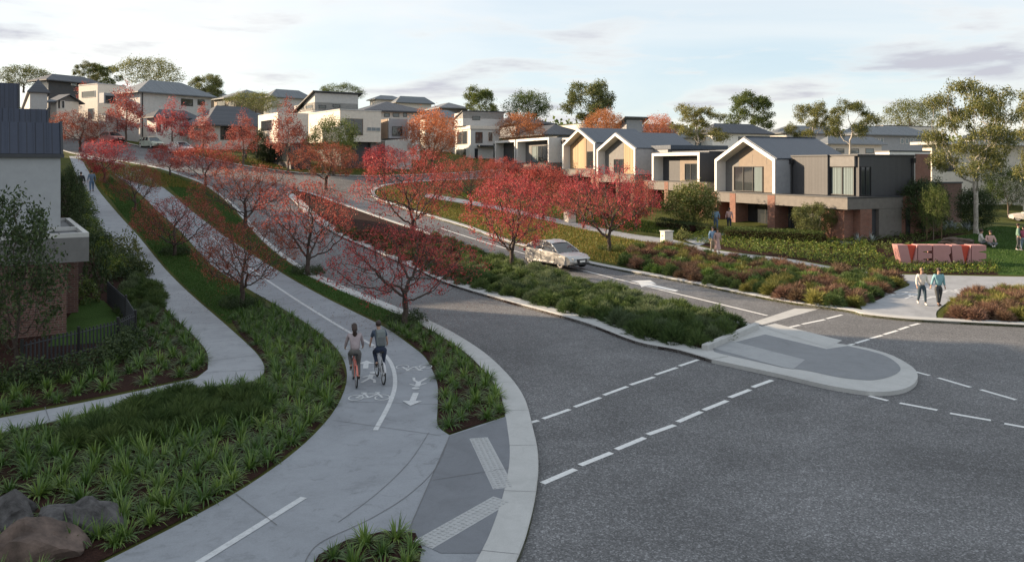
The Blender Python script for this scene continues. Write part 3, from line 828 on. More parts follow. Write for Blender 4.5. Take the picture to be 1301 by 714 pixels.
GA = 'red leaved trees on the verges along the paths and road'
tree_px('redn0','red_tree',515,413,418,610,278,'sparse spreading red tree nearest the two cyclists, on the verge by the kerb', group=GA)
tree_px('redn0','red_tree',308,390,226,382,276,'thin red tree at the edge of the strappy bed, between footpath and shared path', group=GA)
tree_px('redn1','red_tree',391,350,328,470,226,'open red tree beside the kerb, behind the one nearest the cyclists', group=GA)
tree_px('redn2','red_tree',312,291,248,378,206,'red tree with a bare fork on the kerb side lawn below the parked white car', group=GA)
tree_px('bare0','red_tree',222,325,148,268,248,'thin pinkish tree on the left lawn strip overhanging the footpath', group=GA, rz=2.1)
tree_px('bare0','red_tree',172,268,134,208,207,'small bare pinkish tree on the left lawn strip near the two distant walkers', group=GA, rz=4.0)
tree_px('redf0','red_tree',133,232,104,172,176,'bright red tree beside the two distant walkers', group=GA)
tree_px('redf1','red_tree',216,224,184,238,182,'low bright red tree in front of the parked silver green car', group=GA)
tree_px('redf2','red_tree',261,236,222,300,182,'bright red tree with many stems below the parked white car', group=GA)
tree_px('redf0','red_tree',102,192,68,142,140,'red tree at the far top end of the footpath beside the grey roofs', group=GA, rz=1)
tree_px('redn3','red_tree',414,240,362,466,180,'round red tree on the median tip before the green bushy tree', group=GA)
tree_px('redn4','red_tree',524,310,455,590,186,'tall wide red tree rising from the median before the side street', group=GA)
tree_px('redn3','red_tree',650,345,584,722,218,'dense red tree in the median directly left of the silver sedan', group=GA, rz=2.5)
tree_px('redn2','red_tree',774,320,716,838,206,'dense red tree on the verge just behind the silver sedan', group=GA, rz=1.2)
tree_px('redn3','red_tree',598,268,552,640,198,'round red tree on the curving verge nose by the side street', group=GA, rz=4.4)
tree_px('redf1','red_tree',488,232,458,520,184,'small red tree across the side street, left of the rust coloured tree', group=GA, rz=3)
tree_px('redf2','red_tree',690,278,640,728,208,'red tree in front of the double framed house', group=GA, rz=2)
tree_px('redn4','red_tree',741,290,700,776,228,'red tree beneath the two timber gables', group=GA, rz=2)
tree_px('redf0','red_tree',808,291,786,846,226,'dark red tree in front of the square framed window, beside the low hedge', group=GA, rz=5)
tree_px('redf1','red_tree',640,252,610,672,200,'red tree below the charcoal framed upper floor at the row\'s far end', group=GA, rz=5)
GB = 'upright pinkish trees on the far side of the street'
tree_px('up0','red_tree',160,185,133,186,99,'tall slender red tree in front of the cream house with the recessed garage', group=GB)
tree_px('up1','red_tree',219,192,196,244,118,'pinkish tree in front of the wide hip roofed cream house', group=GB)
tree_px('up2','red_tree',258,200,240,282,130,'pinkish tree in front of the low dark roofed house', group=GB)
tree_px('up0','red_tree',309,210,290,332,135,'pinkish tree by the glazed corner of the dark roofed house', group=GB, rz=2)
tree_px('up1','red_tree',366,219,343,392,116,'tall vivid red tree in front of the large beige block house', group=GB, rz=2)
tree_px('up2','red_tree',107,172,82,128,104,'red tree in front of the stepped cream house, left of its garage', group=GB, rz=2)
tree_px('up1','red_tree',58,160,38,76,109,'pale red tree above the grey roofs at the left edge', group=GB, rz=4)
GC = 'rust coloured trees between the houses'
tree_px('rust0','rust_tree',549,222,512,588,138,'largest rust coloured tree, at the corner of the side street', Z=100, group=GC)
tree_px('rust1','rust_tree',660,198,628,690,144,'rust coloured tree behind the double framed house', Z=122, group=GC)
tree_px('rust0','rust_tree',768,196,741,796,138,'rust coloured tree behind the two timber gables', Z=105, group=GC, rz=3)
tree_px('rust1','rust_tree',838,195,812,858,146,'rust coloured tree left of the pale gum behind the framed houses', Z=105, group=GC, rz=4)
# green garden trees
tree_px('grn0','green_tree',424,222,394,452,148,'bushy green tree against the beige block house', Z=86)
tree_px('deep0','dark_tree',338,212,318,358,164,'dark green tree in front of the ground floor of the beige block house', Z=94)
tree_px('magn0','magnolia_tree',880,291,850,913,232,'magnolia with yellowing leaves left of the brick pillars')
tree_px('oliv0','olive_shrub',1035,303,1010,1060,258,'pale rounded olive shrub in front of the brick corner wall')
tree_px('deep0','dark_tree',1174,297,1146,1206,226,'dark tree by the brick garden wall, left of the tall gum')
tree_px('deep0','dark_tree',1240,292,1216,1268,238,'dark rounded tree behind the trunk of the tall gum', rz=2)
tree_px('grn0','young_tree',1186,306,1170,1202,234,'slender young tree with support stakes in front of the brick garden wall', rz=2)
tree_px('grn0','green_tree',1281,276,1258,1310,212,'small green tree at the right edge behind the lawn')
# background trees
GT = 'trees on the skyline behind the houses'
for (v,bx,by,l,r,top,Z,lab) in [
 ('grn1',30,118,-8,66,84,150,'pale olive tree on the skyline at the far left'),
 ('gum0',112,122,92,134,77,150,'thin open tree on the skyline, left of a darker one'),
 ('park0',132,120,110,154,82,160,'dark dense tree on the skyline left of the largest rounded one'),
 ('grn1',192,122,154,230,74,150,'largest rounded olive tree on the left skyline'),
 ('park1',262,140,238,288,94,140,'dark open tree beside the wide hip roof'),
 ('grn1',325,150,294,358,117,118,'low spreading green tree behind the dark roofed house'),
 ('grn0',435,135,410,460,106,170,'rounded tree behind the skillion roofed pale house'),
 ('park0',612,170,584,640,111,150,'open tree with two tops behind the pale stepped house'),
 ('grn0',671,170,638,706,116,150,'rounded green tree behind the two tier dark roof'),
 ('park1',751,180,712,789,103,140,'tall dark open tree in the middle of the skyline'),
 ('park0',953,180,918,990,118,140,'dark open tree left of the pale gum cluster, behind the slate roof'),
 ('gum1',886,205,846,926,132,100,'pale gum between the square framed house and the slate roof'),
 ('gum2',1032,205,996,1066,129,95,'pale gum behind the slate roof, left of its taller neighbour'),
 ('gum0',1080,205,1050,1120,125,90,'pale gum behind the dark upper block, right of its neighbour'),
 ('grn1',1157,178,1120,1194,127,150,'broad olive tree on the skyline right of the pale gums')]:
    tree_px(v,'skyline_tree' if Z>120 else 'gum_tree',bx,by,l,r,top,lab,Z=Z,group=GT)
tree_px('gumb','gum_tree',1240,297,1165,1318,98,'tall pale trunked gum at the right above the lawn and sign')
tree_px('gumb','gum_tree',1345,300,1282,1420,96,'tall gum reaching in from the right edge', rz=2)
# distant woodland belt on the horizon
rs = np.random.RandomState(3)
pts = []
for k in range(420):
    a = rs.uniform(-.75, .75); Zd = rs.uniform(250, 340); x = a*Zd*1.0; z = T(x, Zd)
    c = np.array([x, Zd, z+rs.uniform(0,4.5)]); pts.append(c+rs.uniform(-1,1,(60,3))*[6,6,2.5])
tag(mobj('woodland', leaf_mesh('woodland', np.concatenate(pts), 1.3, M['green'], rs, aspect=.8)), 'dark tree belt far behind the houses, seen only in gaps', 'woodland', None, 'stuff')

# ---- planting ------------------------------------------------------------
def blade_mesh(name, rs, n, L, w, mat, arch=.6, base=.06, spread=1.0, segs=3):
    mb = MB()
    for k in range(n):
        a = rs.uniform(0, 2*PI); tilt = rs.uniform(.1, 1.0)*spread; l = L*rs.uniform(.65, 1.15)
        o = Vector((math.cos(a)*base*rs.uniform(0,1), math.sin(a)*base*rs.uniform(0,1), 0)); d = Vector((math.cos(a), math.sin(a), 0)); s = Vector((-d.y, d.x, 0))
        vs = []; p = o; ang = tilt*.55
        for j in range(segs+1):
            t = j/segs; ww = w*(1-.75*t**1.5)*(.7 if j == 0 else 1)
            if j == segs: vs.append(p)
            else: vs += [p-s*ww/2, p+s*ww/2]
            ang += arch*tilt*.6
            p = p+(d*math.sin(ang)+Vector((0,0,1))*math.cos(ang))*l/segs
        fs = [(2*j, 2*j+1, 2*j+3, 2*j+2) for j in range(segs-1)]+[(2*segs-2, 2*segs-1, 2*segs)]
        mb.add(vs, fs)
    return mb.mesh(name, mat, uv=False)
rsb = random.Random(8)
STRAP = [blade_mesh('strappy_clump', rsb, 96, .37, .027, M['strap'], 1.15, .09, 1.35) for _ in range(5)]
def mound(name, seed, R, H, n, L, w, mat, droop=0.):
    r=np.random.RandomState(seed); d=r.normal(0,1,(n,3)); d/=np.linalg.norm(d,axis=1)[:,None]; d[:,2]=np.abs(d[:,2])
    k=1+.14*np.sin(d[:,0]*4+seed)+.12*np.sin(d[:,1]*5+2*seed)
    rr_=r.uniform(.45,1,n)**.5; p=d*(rr_*k)[:,None]*[R,R,H]
    o=d+r.normal(0,.38,(n,3))+[0,0,.45-droop]; o/=np.linalg.norm(o,axis=1)[:,None]
    s=np.cross(o,r.normal(0,1,(n,3))); s/=np.linalg.norm(s,axis=1)[:,None]; l=(L*r.uniform(.6,1.4,n))[:,None]; ww=w*r.uniform(.7,1.3,n)[:,None]
    v=np.stack([p-s*ww/2,p+s*ww/2,p+o*l*.6+s*ww*.4-[0,0,.0],p+o*l-np.array([0,0,1])*l*.12],1).reshape(-1,3); v[:,2]=np.maximum(v[:,2],.0)
    me=bpy.data.meshes.new(name); me.vertices.add(4*n); me.vertices.foreach_set('co',v.ravel()); me.loops.add(4*n); me.loops.foreach_set('vertex_index',np.arange(4*n,dtype=np.int32))
    me.polygons.add(n); me.polygons.foreach_set('loop_start',np.arange(0,4*n,4,dtype=np.int32)); me.materials.append(mat); me.update(calc_edges=True)
    return me
TUFT = [mound('dark_tuft', 10+i, .30, .34, 1300, .13, .012, M['tuft']) for i in range(4)]
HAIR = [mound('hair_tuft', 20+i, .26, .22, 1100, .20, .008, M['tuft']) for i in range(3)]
TUFTG = [mound('grey_tuft', 30+i, .31, .36, 1300, .12, .013, M['tuftg']) for i in range(3)]
RT = [mound('russet_tuft', 40+i, .24, .30, 900, .24, .009, M['rtuft']) for i in range(3)]
YT = [mound('yellow_tuft', 50+i, .22, .26, 800, .24, .012, M['ytuft']) for i in range(3)]
GTf = [mound('green_tuft', 60+i, .26, .28, 700, .18, .02, M['strap']) for i in range(2)]
def lumpy(name, rs_, R, H, n, size, mat, aspect=.6):
    d = rs_.normal(0,1,(n,3)); d /= np.linalg.norm(d,axis=1)[:,None]; d[:,2] = np.abs(d[:,2])
    r = rs_.uniform(.6,1,n)**.6; k = 1+.18*np.sin(d[:,0]*5+1)+.15*np.sin(d[:,1]*6)
    p = d*(r*k)[:,None]*[R,R,H]
    return leaf_mesh(name, p, size, mat, rs_, aspect=aspect)
rs2 = np.random.RandomState(21)
SHR = {k: [lumpy('shrub', rs2, .5, .55, 700, .075, M[m]) for _ in range(2)] for k, m in (('deep','deep'),('cover','cover'),('green','green'),('olive','olive'))}
def scatter(poly, d, rnd, z=.12, margin=0, cull=None, jitter=True, tries=30):
    xs=[p[0] for p in poly]; ys=[p[1] for p in poly]; out=[]; cell=d; grid={}
    area=(max(xs)-min(xs))*(max(ys)-min(ys)); n=int(area/(d*d)*tries)
    for _ in range(min(n,60000)):
        x=rnd.uniform(min(xs),max(xs)); y=rnd.uniform(min(ys),max(ys))
        if not inpoly(x,y,poly): continue
        if margin:
            if not all(inpoly(x+margin*math.cos(k*1.57),y+margin*math.sin(k*1.57),poly) for k in range(4)): continue
        if cull and not cull(x,y): continue
        gx,gy=int(x//cell),int(y//cell)
        if any((x-a)**2+(y-b)**2<d*d for i in (-1,0,1) for j in (-1,0,1) for a,b in grid.get((gx+i,gy+j),())): continue
        grid.setdefault((gx,gy),[]).append((x,y)); out.append((x,y))
    return out
def inview(x,y):
    if y < 3: return False
    px=CX+x/y*F; py=HY-(T(x,y)-CZ)/y*F
    return -40<px<1340 and py<760
def plant(name, me, x, y, s, label, cat, group, rnd, h=.115, sz=None):
    o = mobj(name, me, None, (x,y,T(x,y)+h), rnd.uniform(0,6.28)); o.scale=(s,s,sz or s)
    return tag(o,label,cat,group)
rnd = random.Random(4)
def wp(pxs): return [tuple(G(*p).xy) for p in pxs]
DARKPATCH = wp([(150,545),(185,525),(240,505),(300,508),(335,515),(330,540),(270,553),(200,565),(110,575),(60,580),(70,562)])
ROCKZ = wp([(-20,640),(60,640),(150,650),(160,690),(110,740),(-60,760)])
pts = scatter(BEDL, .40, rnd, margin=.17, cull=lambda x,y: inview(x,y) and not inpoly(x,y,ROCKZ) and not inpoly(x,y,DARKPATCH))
pts.sort(key=lambda p:p[1])
STR=[]
for x,y in pts:
    STR.append((x,y, rnd.uniform(.85,1.3), 'bright strappy leaved clump in the bed between footpath and curved shared path','strappy clumps in the big curved bed'))
allv=[];
import itertools
def merge_rest(name, meshes, places, label, mat):
    mb=MB()
    for x,y,s in places:
        me=rnd.choice(meshes); a=rnd.uniform(0,6.28); c,n=math.cos(a)*s,math.sin(a)*s; z=T(x,y)+.115; base=len(mb.v)
        mb.v+=[(x+v.co.x*c-v.co.y*n, y+v.co.x*n+v.co.y*c, z+v.co.z*s) for v in me.vertices]
        for p in me.polygons: mb.f.append(tuple(base+i for i in p.vertices)); mb.m.append(0)
    if mb.v: tag(mb.build(name, mat, uv=False), label, 'plants', None, 'stuff')
print('strappy', len(pts))
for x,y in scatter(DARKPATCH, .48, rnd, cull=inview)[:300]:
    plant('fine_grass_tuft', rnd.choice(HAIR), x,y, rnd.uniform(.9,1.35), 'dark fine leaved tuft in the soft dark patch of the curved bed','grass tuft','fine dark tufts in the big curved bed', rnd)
for x,y in ((.0,.0),):
    for (px,py,s) in ((95,700,1.3),(125,690,1.0),(5,706,1.2),(155,668,1.1),(60,668,1.0),(145,700,.9)):
        p=G(px,py); STR.append((p.x,p.y,s,'strappy green clump growing around the boulders','clumps by the boulders'))
for x,y in scatter(BEDK, .48, rnd, margin=.12, cull=inview):
    STR.append((x,y, rnd.uniform(.85,1.2), 'strappy clump in the narrow bed between cyclists and kerb','strappy clumps in the kerbside bed'))
for x,y in scatter(BEDC, .42, rnd, margin=.1):
    STR.append((x,y, rnd.uniform(.75,1.1), 'strappy clump in the small bed at the bottom of the picture','strappy clumps in the small bottom bed'))
# upper left bed: strappy at front, shrubs behind
U1 = wp([(264,472),(262,450),(240,424),(215,400),(190,400),(150,430),(120,470),(60,485),(-40,490),(-40,545),(0,531),(100,512),(180,496),(248,481)])
for x,y in scatter(U1, .55, rnd, margin=.15, cull=inview):
    STR.append((x,y, rnd.uniform(.9,1.3), 'strappy clump in the bed between the picket fence and the footpath','strappy clumps below the picket fence'))
STR.sort(key=lambda q:q[0]**2+q[1]**2)
for x,y,s_,lab,grp in STR[:300]: plant('strappy_clump', rnd.choice(STRAP), x,y,s_, lab,'plant',grp, rnd)
merge_rest('strappy_planting', STRAP, [(q[0],q[1],q[2]) for q in STR[300:]], 'more distant strappy leaved planting at the upper ends of the left beds', M['strap'])
U2 = wp([(215,396),(187,360),(165,340),(160,370),(150,400),(170,420)])
for x,y in scatter(U2, .6, rnd, margin=.1):
    plant('fine_grass_tuft', rnd.choice(TUFT+TUFTG), x,y, rnd.uniform(.9,1.4), 'fine leaved tuft beside the footpath below the brick house','grass tuft','fine tufts beside the footpath', rnd)
U3 = wp([(187,356),(150,326),(127,303),(112,273),(104,244),(92,240),(100,300),(120,330),(145,360)])
for x,y in scatter(U3, .8, rnd, margin=.2):
    k=rnd.choice(['deep','deep','green','cover']); plant('shrub', rnd.choice(SHR[k]), x,y, rnd.uniform(1.0,1.6), 'low dark shrub lining the footpath beside the grey rendered house','shrub','low shrubs lining the upper footpath', rnd)
for (px,py,w,h,k,lab) in ((122,372,40,58,'deep','dark rounded shrub at the corner of the brick house'),(108,388,44,34,'green','low rounded shrub in the lawn behind the picket fence'),(160,326,42,30,'olive','pale green mound beside the footpath'),(176,352,38,26,'olive','second pale green mound beside the footpath, nearer'),(126,250,0,0,'','')):
    if not w: continue
    p=G(px,py); s=w*p.y/F/1.05; plant('shrub', rnd.choice(SHR[k]), p.x,p.y, s, lab,'shrub',None,rnd, sz=h*p.y/F/.6)
t = tree_px('deep0','dark_shrub',84,300,66,103,210,'tall dark shrub at the edge of the grey house near the walkers')
t = tree_px('airy','leafy_shrub',20,470,-56,66,242,'tall leafy shrub in front of the brick wall at the left edge', rz=1)
HL = seg([G(*p).xy for p in [(-30,505),(40,492),(100,480),(150,462),(165,440)]], .55)
for p in HL:
    plant('hedge_shrub', rnd.choice(SHR['deep']), p.x+rnd.uniform(-.1,.1),p.y, rnd.uniform(1.0,1.25), 'dark hedge shrub along the black picket fence','shrub','dark hedge shrubs along the picket fence', rnd)
# median grasses
mc = scatter([tuple(p) for p in MEDP], .56, rnd, margin=.75, cull=lambda x,y: inview(x,y) and 590<CX+x/y*F<948)
mc += scatter([tuple(p) for p in MEDP], .62, rnd, margin=.42, cull=lambda x,y: inview(x,y) and CX+x/y*F<=590)
mc.sort(key=lambda p:p[1])
for x,y in mc[:300]:
    px=CX+x/y*F
    if px>590:
        me=rnd.choice(TUFT) if rnd.random()<(.88 if not (650<px<720 or 790<px<850) else .4) else rnd.choice(TUFTG)
        plant('median_grass_tuft', me, x,y, rnd.uniform(1.1,1.65), 'soft green tuft in the wide planted end of the median','grass tuft','soft tufts in the planted median', rnd, .1)
    else:
        me=rnd.choice(TUFT+TUFT+RT)
        plant('median_grass_tuft', me, x,y, rnd.uniform(.8,1.15), 'low tuft under the red trees in the narrow part of the median','grass tuft','low tufts in the narrow median', rnd, .1)
# right bed: russet and green tufts
for x,y in sorted(scatter([tuple(p) for p in BEDR], .62, rnd, margin=.22), key=lambda p:p[1])[:290]:
    r=rnd.random(); k='russet' if r<.30 else ('dark green' if r<.66 else 'yellow green')
    me={'russet':RT,'dark green':TUFT,'yellow green':YT+GTf}[k]
    plant('grass_clump', rnd.choice(me), x,y, rnd.uniform(1.0,1.6), f'{k} ornamental grass in the long bed between kerb and right footpath','ornamental grass',f'{k} grasses in the long bed by the right kerb', rnd)
for x,y in scatter([tuple(p) for p in BEDQ], .52, rnd, margin=.42):
    r=rnd.random(); k='russet' if r<.5 else 'yellow green'
    plant('grass_clump', rnd.choice({'russet':RT,'yellow green':YT}[k]), x,y, rnd.uniform(.9,1.3), f'{k} ornamental grass in the small corner bed right of the walking couple','ornamental grass',f'{k} grasses in the small corner bed', rnd)
# ground cover in front of the brick house
GCOV = wp([(852,303),(905,299),(1000,300),(1090,306),(1110,318),(1128,336),(1262,337),(1270,350),(1180,350),(1127,347),(1060,338),(1000,328),(946,321),(900,312)])
allp=[]; rr=np.random.RandomState(6)
for x,y in scatter(GCOV, .42, rnd):
    n=46; d=rr.normal(0,1,(n,3)); d/=np.linalg.norm(d,axis=1)[:,None]; d[:,2]=np.abs(d[:,2])
    h=rnd.uniform(.2,.42); allp.append(d*[.27,.27,h]*rr.uniform(.6,1,(n,1))+[x,y,T(x,y)+.1])
tag(mobj('ground_cover', leaf_mesh('ground_cover', np.concatenate(allp), .12, M['cover'], rr, aspect=.45)), 'low yellow green ground cover spreading from the brick house round the pink sign','ground cover',None,'stuff')
allp=[]
GC2 = wp([(1050,301),(1110,294),(1160,296),(1235,297),(1165,310),(1135,327),(1110,318)])
for x,y in scatter(GC2, .5, rnd):
    n=46; d=rr.normal(0,1,(n,3)); d/=np.linalg.norm(d,axis=1)[:,None]; d[:,2]=np.abs(d[:,2])
    allp.append(d*[.32,.32,rnd.uniform(.25,.5)]*rr.uniform(.6,1,(n,1))+[x,y,T(x,y)+.1])
tag(mobj('ground_cover', leaf_mesh('ground_cover_dark', np.concatenate(allp), .11, M['green'], rr, aspect=.5)), 'darker green ground cover behind the pink sign beside the brick wall','ground cover',None,'stuff')
# agaves with white streaks
AG = blade_mesh('agave', rsb, 30, .55, .06, plain('silver_agave_leaf', (.30,.34,.33), .5), .5, .05, 1.1)
for x,y in scatter(wp([(1140,292),(1235,290),(1240,296),(1140,298)]), .8, rnd): plant('agave', AG, x,y, rnd.uniform(1,1.3),'silvery agave in the row at the foot of the brick garden wall','plant','silvery agaves by the brick garden wall', rnd)
for x,y in scatter(wp([(1078,304),(1108,302),(1112,310),(1082,311)]), .7, rnd): plant('agave', AG, x,y, rnd.uniform(1,1.3),'silvery agave at the corner of the brick house','plant','silvery agaves at the house corner', rnd)
# clipped hedges: leaf skin over a box volume
def hedge(name, a, b, w, h, label, mat='green'):
    a, b = Vector(a[:2]), Vector(b[:2]); L=(b-a).length; d=(b-a)/L; n=Vector((-d.y,d.x)); N=int((L*w+2*L*h+2*w*h)*420)
    q=rr.uniform(0,1,(N,3)); face=rr.uniform(0,2*h+w,N)
    u=q[:,0]*L; v=np.where(face<h, -w/2, np.where(face<h+w, (face-h)-w/2, w/2)); z=np.where(face<h, face, np.where(face<h+w, h, 2*h+w-face))
    v=v+rr.normal(0,.04,N); z=z+rr.normal(0,.035,N); u=u+rr.normal(0,.04,N)
    P=np.stack([a.x+d.x*u+n.x*v, a.y+d.y*u+n.y*v, z],1); P[:,2]+=np.array([T(p[0],p[1])+.1 for p in P])
    mb=MB(); c=[a+n*(w/2-.12), a-n*(w/2-.12), b-n*(w/2-.12), b+n*(w/2-.12)]; zz=T(a.x,a.y)
    mb.prism([tuple(k) for k in c], zz, min(zz,T(b.x,b.y))+h-.05)
    mid=(a+b)/2; o=empty(name,(0,0,0),0,label,'hedge')
    mobj('foliage', leaf_mesh('foliage', P, .085, M[mat], rr), o); mb.build('core', M['mulch'], o, uv=False)
hedge('hedge', G(922,304), G(1048,311), .9, .75, 'long clipped hedge in front of the brick pillars')
hedge('hedge', G(838,290), G(882,298), 1.0, .7, 'short clipped hedge below the magnolia', 'deep')
hedge('hedge', G(884,296), G(905,300), .9, .6, 'small pale hedge beside the garden path', 'olive')
hedge('hedge', G(215,176), G(262,184), 1.0, .9, 'clipped hedge in front of the wide hip roofed house')
hedge('hedge', G(160,172), G(186,176), 1.0, .9, 'clipped hedge beside the driveway of the cream house')
hedge('hedge', G(736,272), G(770,281), .9, .7, 'low hedge behind the red tree below the timber gables', 'olive')
for (px,py,w,h,k,lab) in ((868,306,26,14,'olive','round pale shrub beside the stone block'),(898,303,24,12,'cover','low mound of foliage beside the couple on the right footpath'),(1250,322,0,0,'','')):
    if w:
        p=G(px,py); s=w*p.y/F/1.05; plant('shrub', rnd.choice(SHR[k]), p.x,p.y, s, lab,'shrub',None,rnd, sz=h*p.y/F/.6)
# low planting under kerbside trees and verge ground cover
def ring(px,py,r,n,k='deep',lab=''):
    p=G(px,py)
    for i in range(n):
        a=i*2*PI/n; plant('shrub', rnd.choice(SHR[k]), p.x+r*math.cos(a),p.y+r*math.sin(a)*.8, rnd.uniform(.5,.8), lab,'shrub',lab, rnd)
ring(391,350,.6,7,'deep','low shrub ringing the trunk of the open kerbside tree')
ring(775,320,.7,7,'green','low shrub ringing the trunk behind the silver sedan')
ring(308,392,.7,8,'deep','low shrub ringing the thin tree by the strappy bed')
ring(222,325,.6,7,'deep','low shrub ringing the thin tree overhanging the footpath')
ring(515,412,.5,6,'deep','low shrub ringing the tree nearest the cyclists')
# grass blades and ground cover on lawns and verges
def turf(name, poly, dens, L, mat, label, w=.012, h=.11, lean=.35, cap=60000):
    xs=[p[0] for p in poly]; ys=[p[1] for p in poly]; A=0
    for i in range(len(poly)):
        q=poly[(i+1)%len(poly)]; A+=poly[i][0]*q[1]-q[0]*poly[i][1]
    A=abs(A)/2; n=min(cap,int(A*dens)); r=rr; P=[]
    pl_=np.array([(p[0],p[1]) for p in poly])
    def inside(X,Y):
        c=np.zeros(len(X),bool); j=len(pl_)-1
        for i in range(len(pl_)):
            xi,yi=pl_[i]; xj,yj=pl_[j]
            m=((yi>Y)!=(yj>Y)); 
            with np.errstate(divide='ignore',invalid='ignore'): t=(xj-xi)*(Y-yi)/(yj-yi)+xi
            c^= m&(X<t); j=i
        return c
    tot=0
    while tot<n:
        X=r.uniform(min(xs),max(xs),n); Y=r.uniform(min(ys),max(ys),n); k=inside(X,Y); P.append(np.stack([X[k],Y[k]],1)); tot+=k.sum()
    P=np.concatenate(P)[:n]; N=len(P)
    Z=np.array([T(a,b) for a,b in P])+h
    a=r.uniform(0,6.28,N); dx=r.normal(0,lean,(N,2))*L
    hh=L*r.uniform(.5,1.2,N); s=np.stack([np.cos(a),np.sin(a)],1)*w/2
    v=np.zeros((N,3,3)); v[:,0,:2]=P-s; v[:,1,:2]=P+s; v[:,2,:2]=P+dx; v[:,0,2]=Z-.01; v[:,1,2]=Z-.01; v[:,2,2]=Z+hh
    me=bpy.data.meshes.new(name); me.vertices.add(3*N); me.vertices.foreach_set('co',v.ravel()); me.loops.add(3*N); me.loops.foreach_set('vertex_index',np.arange(3*N,dtype=np.int32))
    me.polygons.add(N); me.polygons.foreach_set('loop_start',np.arange(0,3*N,3,dtype=np.int32)); me.materials.append(mat); me.update(calc_edges=True)
    tag(mobj(name,me),label,'grass',None,'stuff')
M['turf']=leafm('turf_blades',[(.03,.07,.012),(.05,.105,.02),(.085,.145,.034)],.3,.6,0); M['dry']=leafm('dry_turf_blades',[(.08,.11,.02),(.14,.17,.03),(.24,.22,.05),(.30,.16,.05)],.3,.6,0)
turf('lawn_grass', strip_a, 700, .06, M['turf'], 'mown grass on the strip between footpath and shared path', .03)
turf('lawn_grass', strip_b, 700, .06, M['turf'], 'mown grass on the strip between shared path and kerb', .03)
turf('lawn_grass', wp([(1165,312),(1235,300),(1301,288),(1420,285),(1420,352),(1272,351),(1260,336),(1150,337)]), 150, .09, M['turf'], 'mown lawn right of the pink sign', .04)
tv = wp([(478,247),(514,262),(541,270),(588,284),(615,294),(669,311),(746,331),(785,339),(800,320),(846,313),(800,306),(727,290),(660,275),(600,264),(540,254),(500,243)])
turf('verge_cover', tv, 170, .13, M['dry'], 'yellow green ground cover on the verge behind the silver sedan', .05, cap=40000)
turf('verge_cover', wp([(560,244),(600,254),(660,265),(727,280),(800,294),(850,300),(880,292),(800,280),(727,268),(660,258),(600,246)]), 150, .2, M['cover'], 'green ground cover between the right footpath and the houses', .06, cap=30000)
turf('verge_cover', wp([(69,158),(153,176),(184,184),(240,194),(300,206),(330,211),(380,217),(430,220),(470,221),(470,214),(380,210),(300,200),(240,186),(150,170)]), 60, .14, M['dry'], 'dry ground cover on the verge across the street', .1, cap=22000)
turf('verge_cover', wp([(94,202),(150,210),(200,219),(260,242),(225,240),(190,240),(165,232),(140,222),(124,230),(150,262),(165,275),(128,243),(116,226),(105,206)]), 90, .18, M['dry'], 'rust tinged ground cover at the top of the lawn strips', .07, cap=20000)
# fallen leaves
def fallen(centres, n, spread, label):
    P=[]
    for (px,py,k) in centres:
        c=G(px,py); q=rr.normal(0,spread,(int(n*k),2))+[c.x,c.y]; P.append(q)
    P=np.concatenate(P); Z=np.array([T(a,b) for a,b in P])+.14
    v=np.concatenate([P,Z[:,None]],1); N=len(v)
    a=rr.uniform(0,6.28,N); L=rr.uniform(.03,.07,N)[:,None]
    d=np.stack([np.cos(a),np.sin(a),rr.normal(0,.15,N)],1)*L; s=np.stack([-np.sin(a),np.cos(a),rr.normal(0,.1,N)],1)*L*.6
    vv=np.stack([v,v+d*.5+s*.5,v+d,v+d*.5-s*.5],1).reshape(-1,3)
    me=bpy.data.meshes.new('fallen_leaves'); me.vertices.add(4*N); me.vertices.foreach_set('co',vv.ravel()); me.loops.add(4*N); me.loops.foreach_set('vertex_index',np.arange(4*N,dtype=np.int32))
    me.polygons.add(N); me.polygons.foreach_set('loop_start',np.arange(0,4*N,4,dtype=np.int32)); me.materials.append(leafm('fallen',[(.05,.02,.015),(.12,.035,.02),(.20,.06,.03)],0,.8,0)); me.update(calc_edges=True)
    tag(mobj('fallen_leaves',me),label,'leaves',None,'stuff')
fallen([(308,392,.9),(222,325,.8),(240,350,.6),(391,350,.7),(330,330,.6),(515,413,1.6),(172,268,.4),(450,400,.7),(310,300,.5),(260,380,.5),(640,400,.5),(560,390,.5)], 650, 1.7, 'fallen dark red leaves scattered over paths, lawn and road under the red trees')
# boulders
def rock(px,py,w,h,mat,label,seed,d=None):
    p=G(px,py); s=p.y/F; mb=MB(); mb.ico((0,0,0), 1, 4, (w*s/2, (d or w*.7)*s/2, h*s*.75), .38, seed)
    r_=random.Random(seed)
    # flatten with a few cutting planes so faces read as broken stone
    vs=[Vector(v) for v in mb.v]
    for k in range(9):
        n=Vector((r_.uniform(-1,1),r_.uniform(-1,1),r_.uniform(-.2,1))).normalized(); ext=max(v.dot(n) for v in vs)*r_.uniform(.72,.9)
        vs=[v-n*max(0,v.dot(n)-ext)*.93 for v in vs]
    mb.v=[tuple(v) for v in vs]
    o=mb.build('boulder', mat, None, (p.x,p.y,p.z+h*s*.2), r_.uniform(-.3,.3), smooth=False, uv=False); tag(o,label,'boulder','boulders in the mulch bed')
rock(12,672,66,44,M['rock'],'dark grey boulder at the left edge behind the brown one',3)
rock(104,676,96,40,M['rock'],'long grey boulder nearest the shared path',5)
rock(40,716,118,52,M['rockb'],'large brown boulder cut off by the bottom left corner',9)
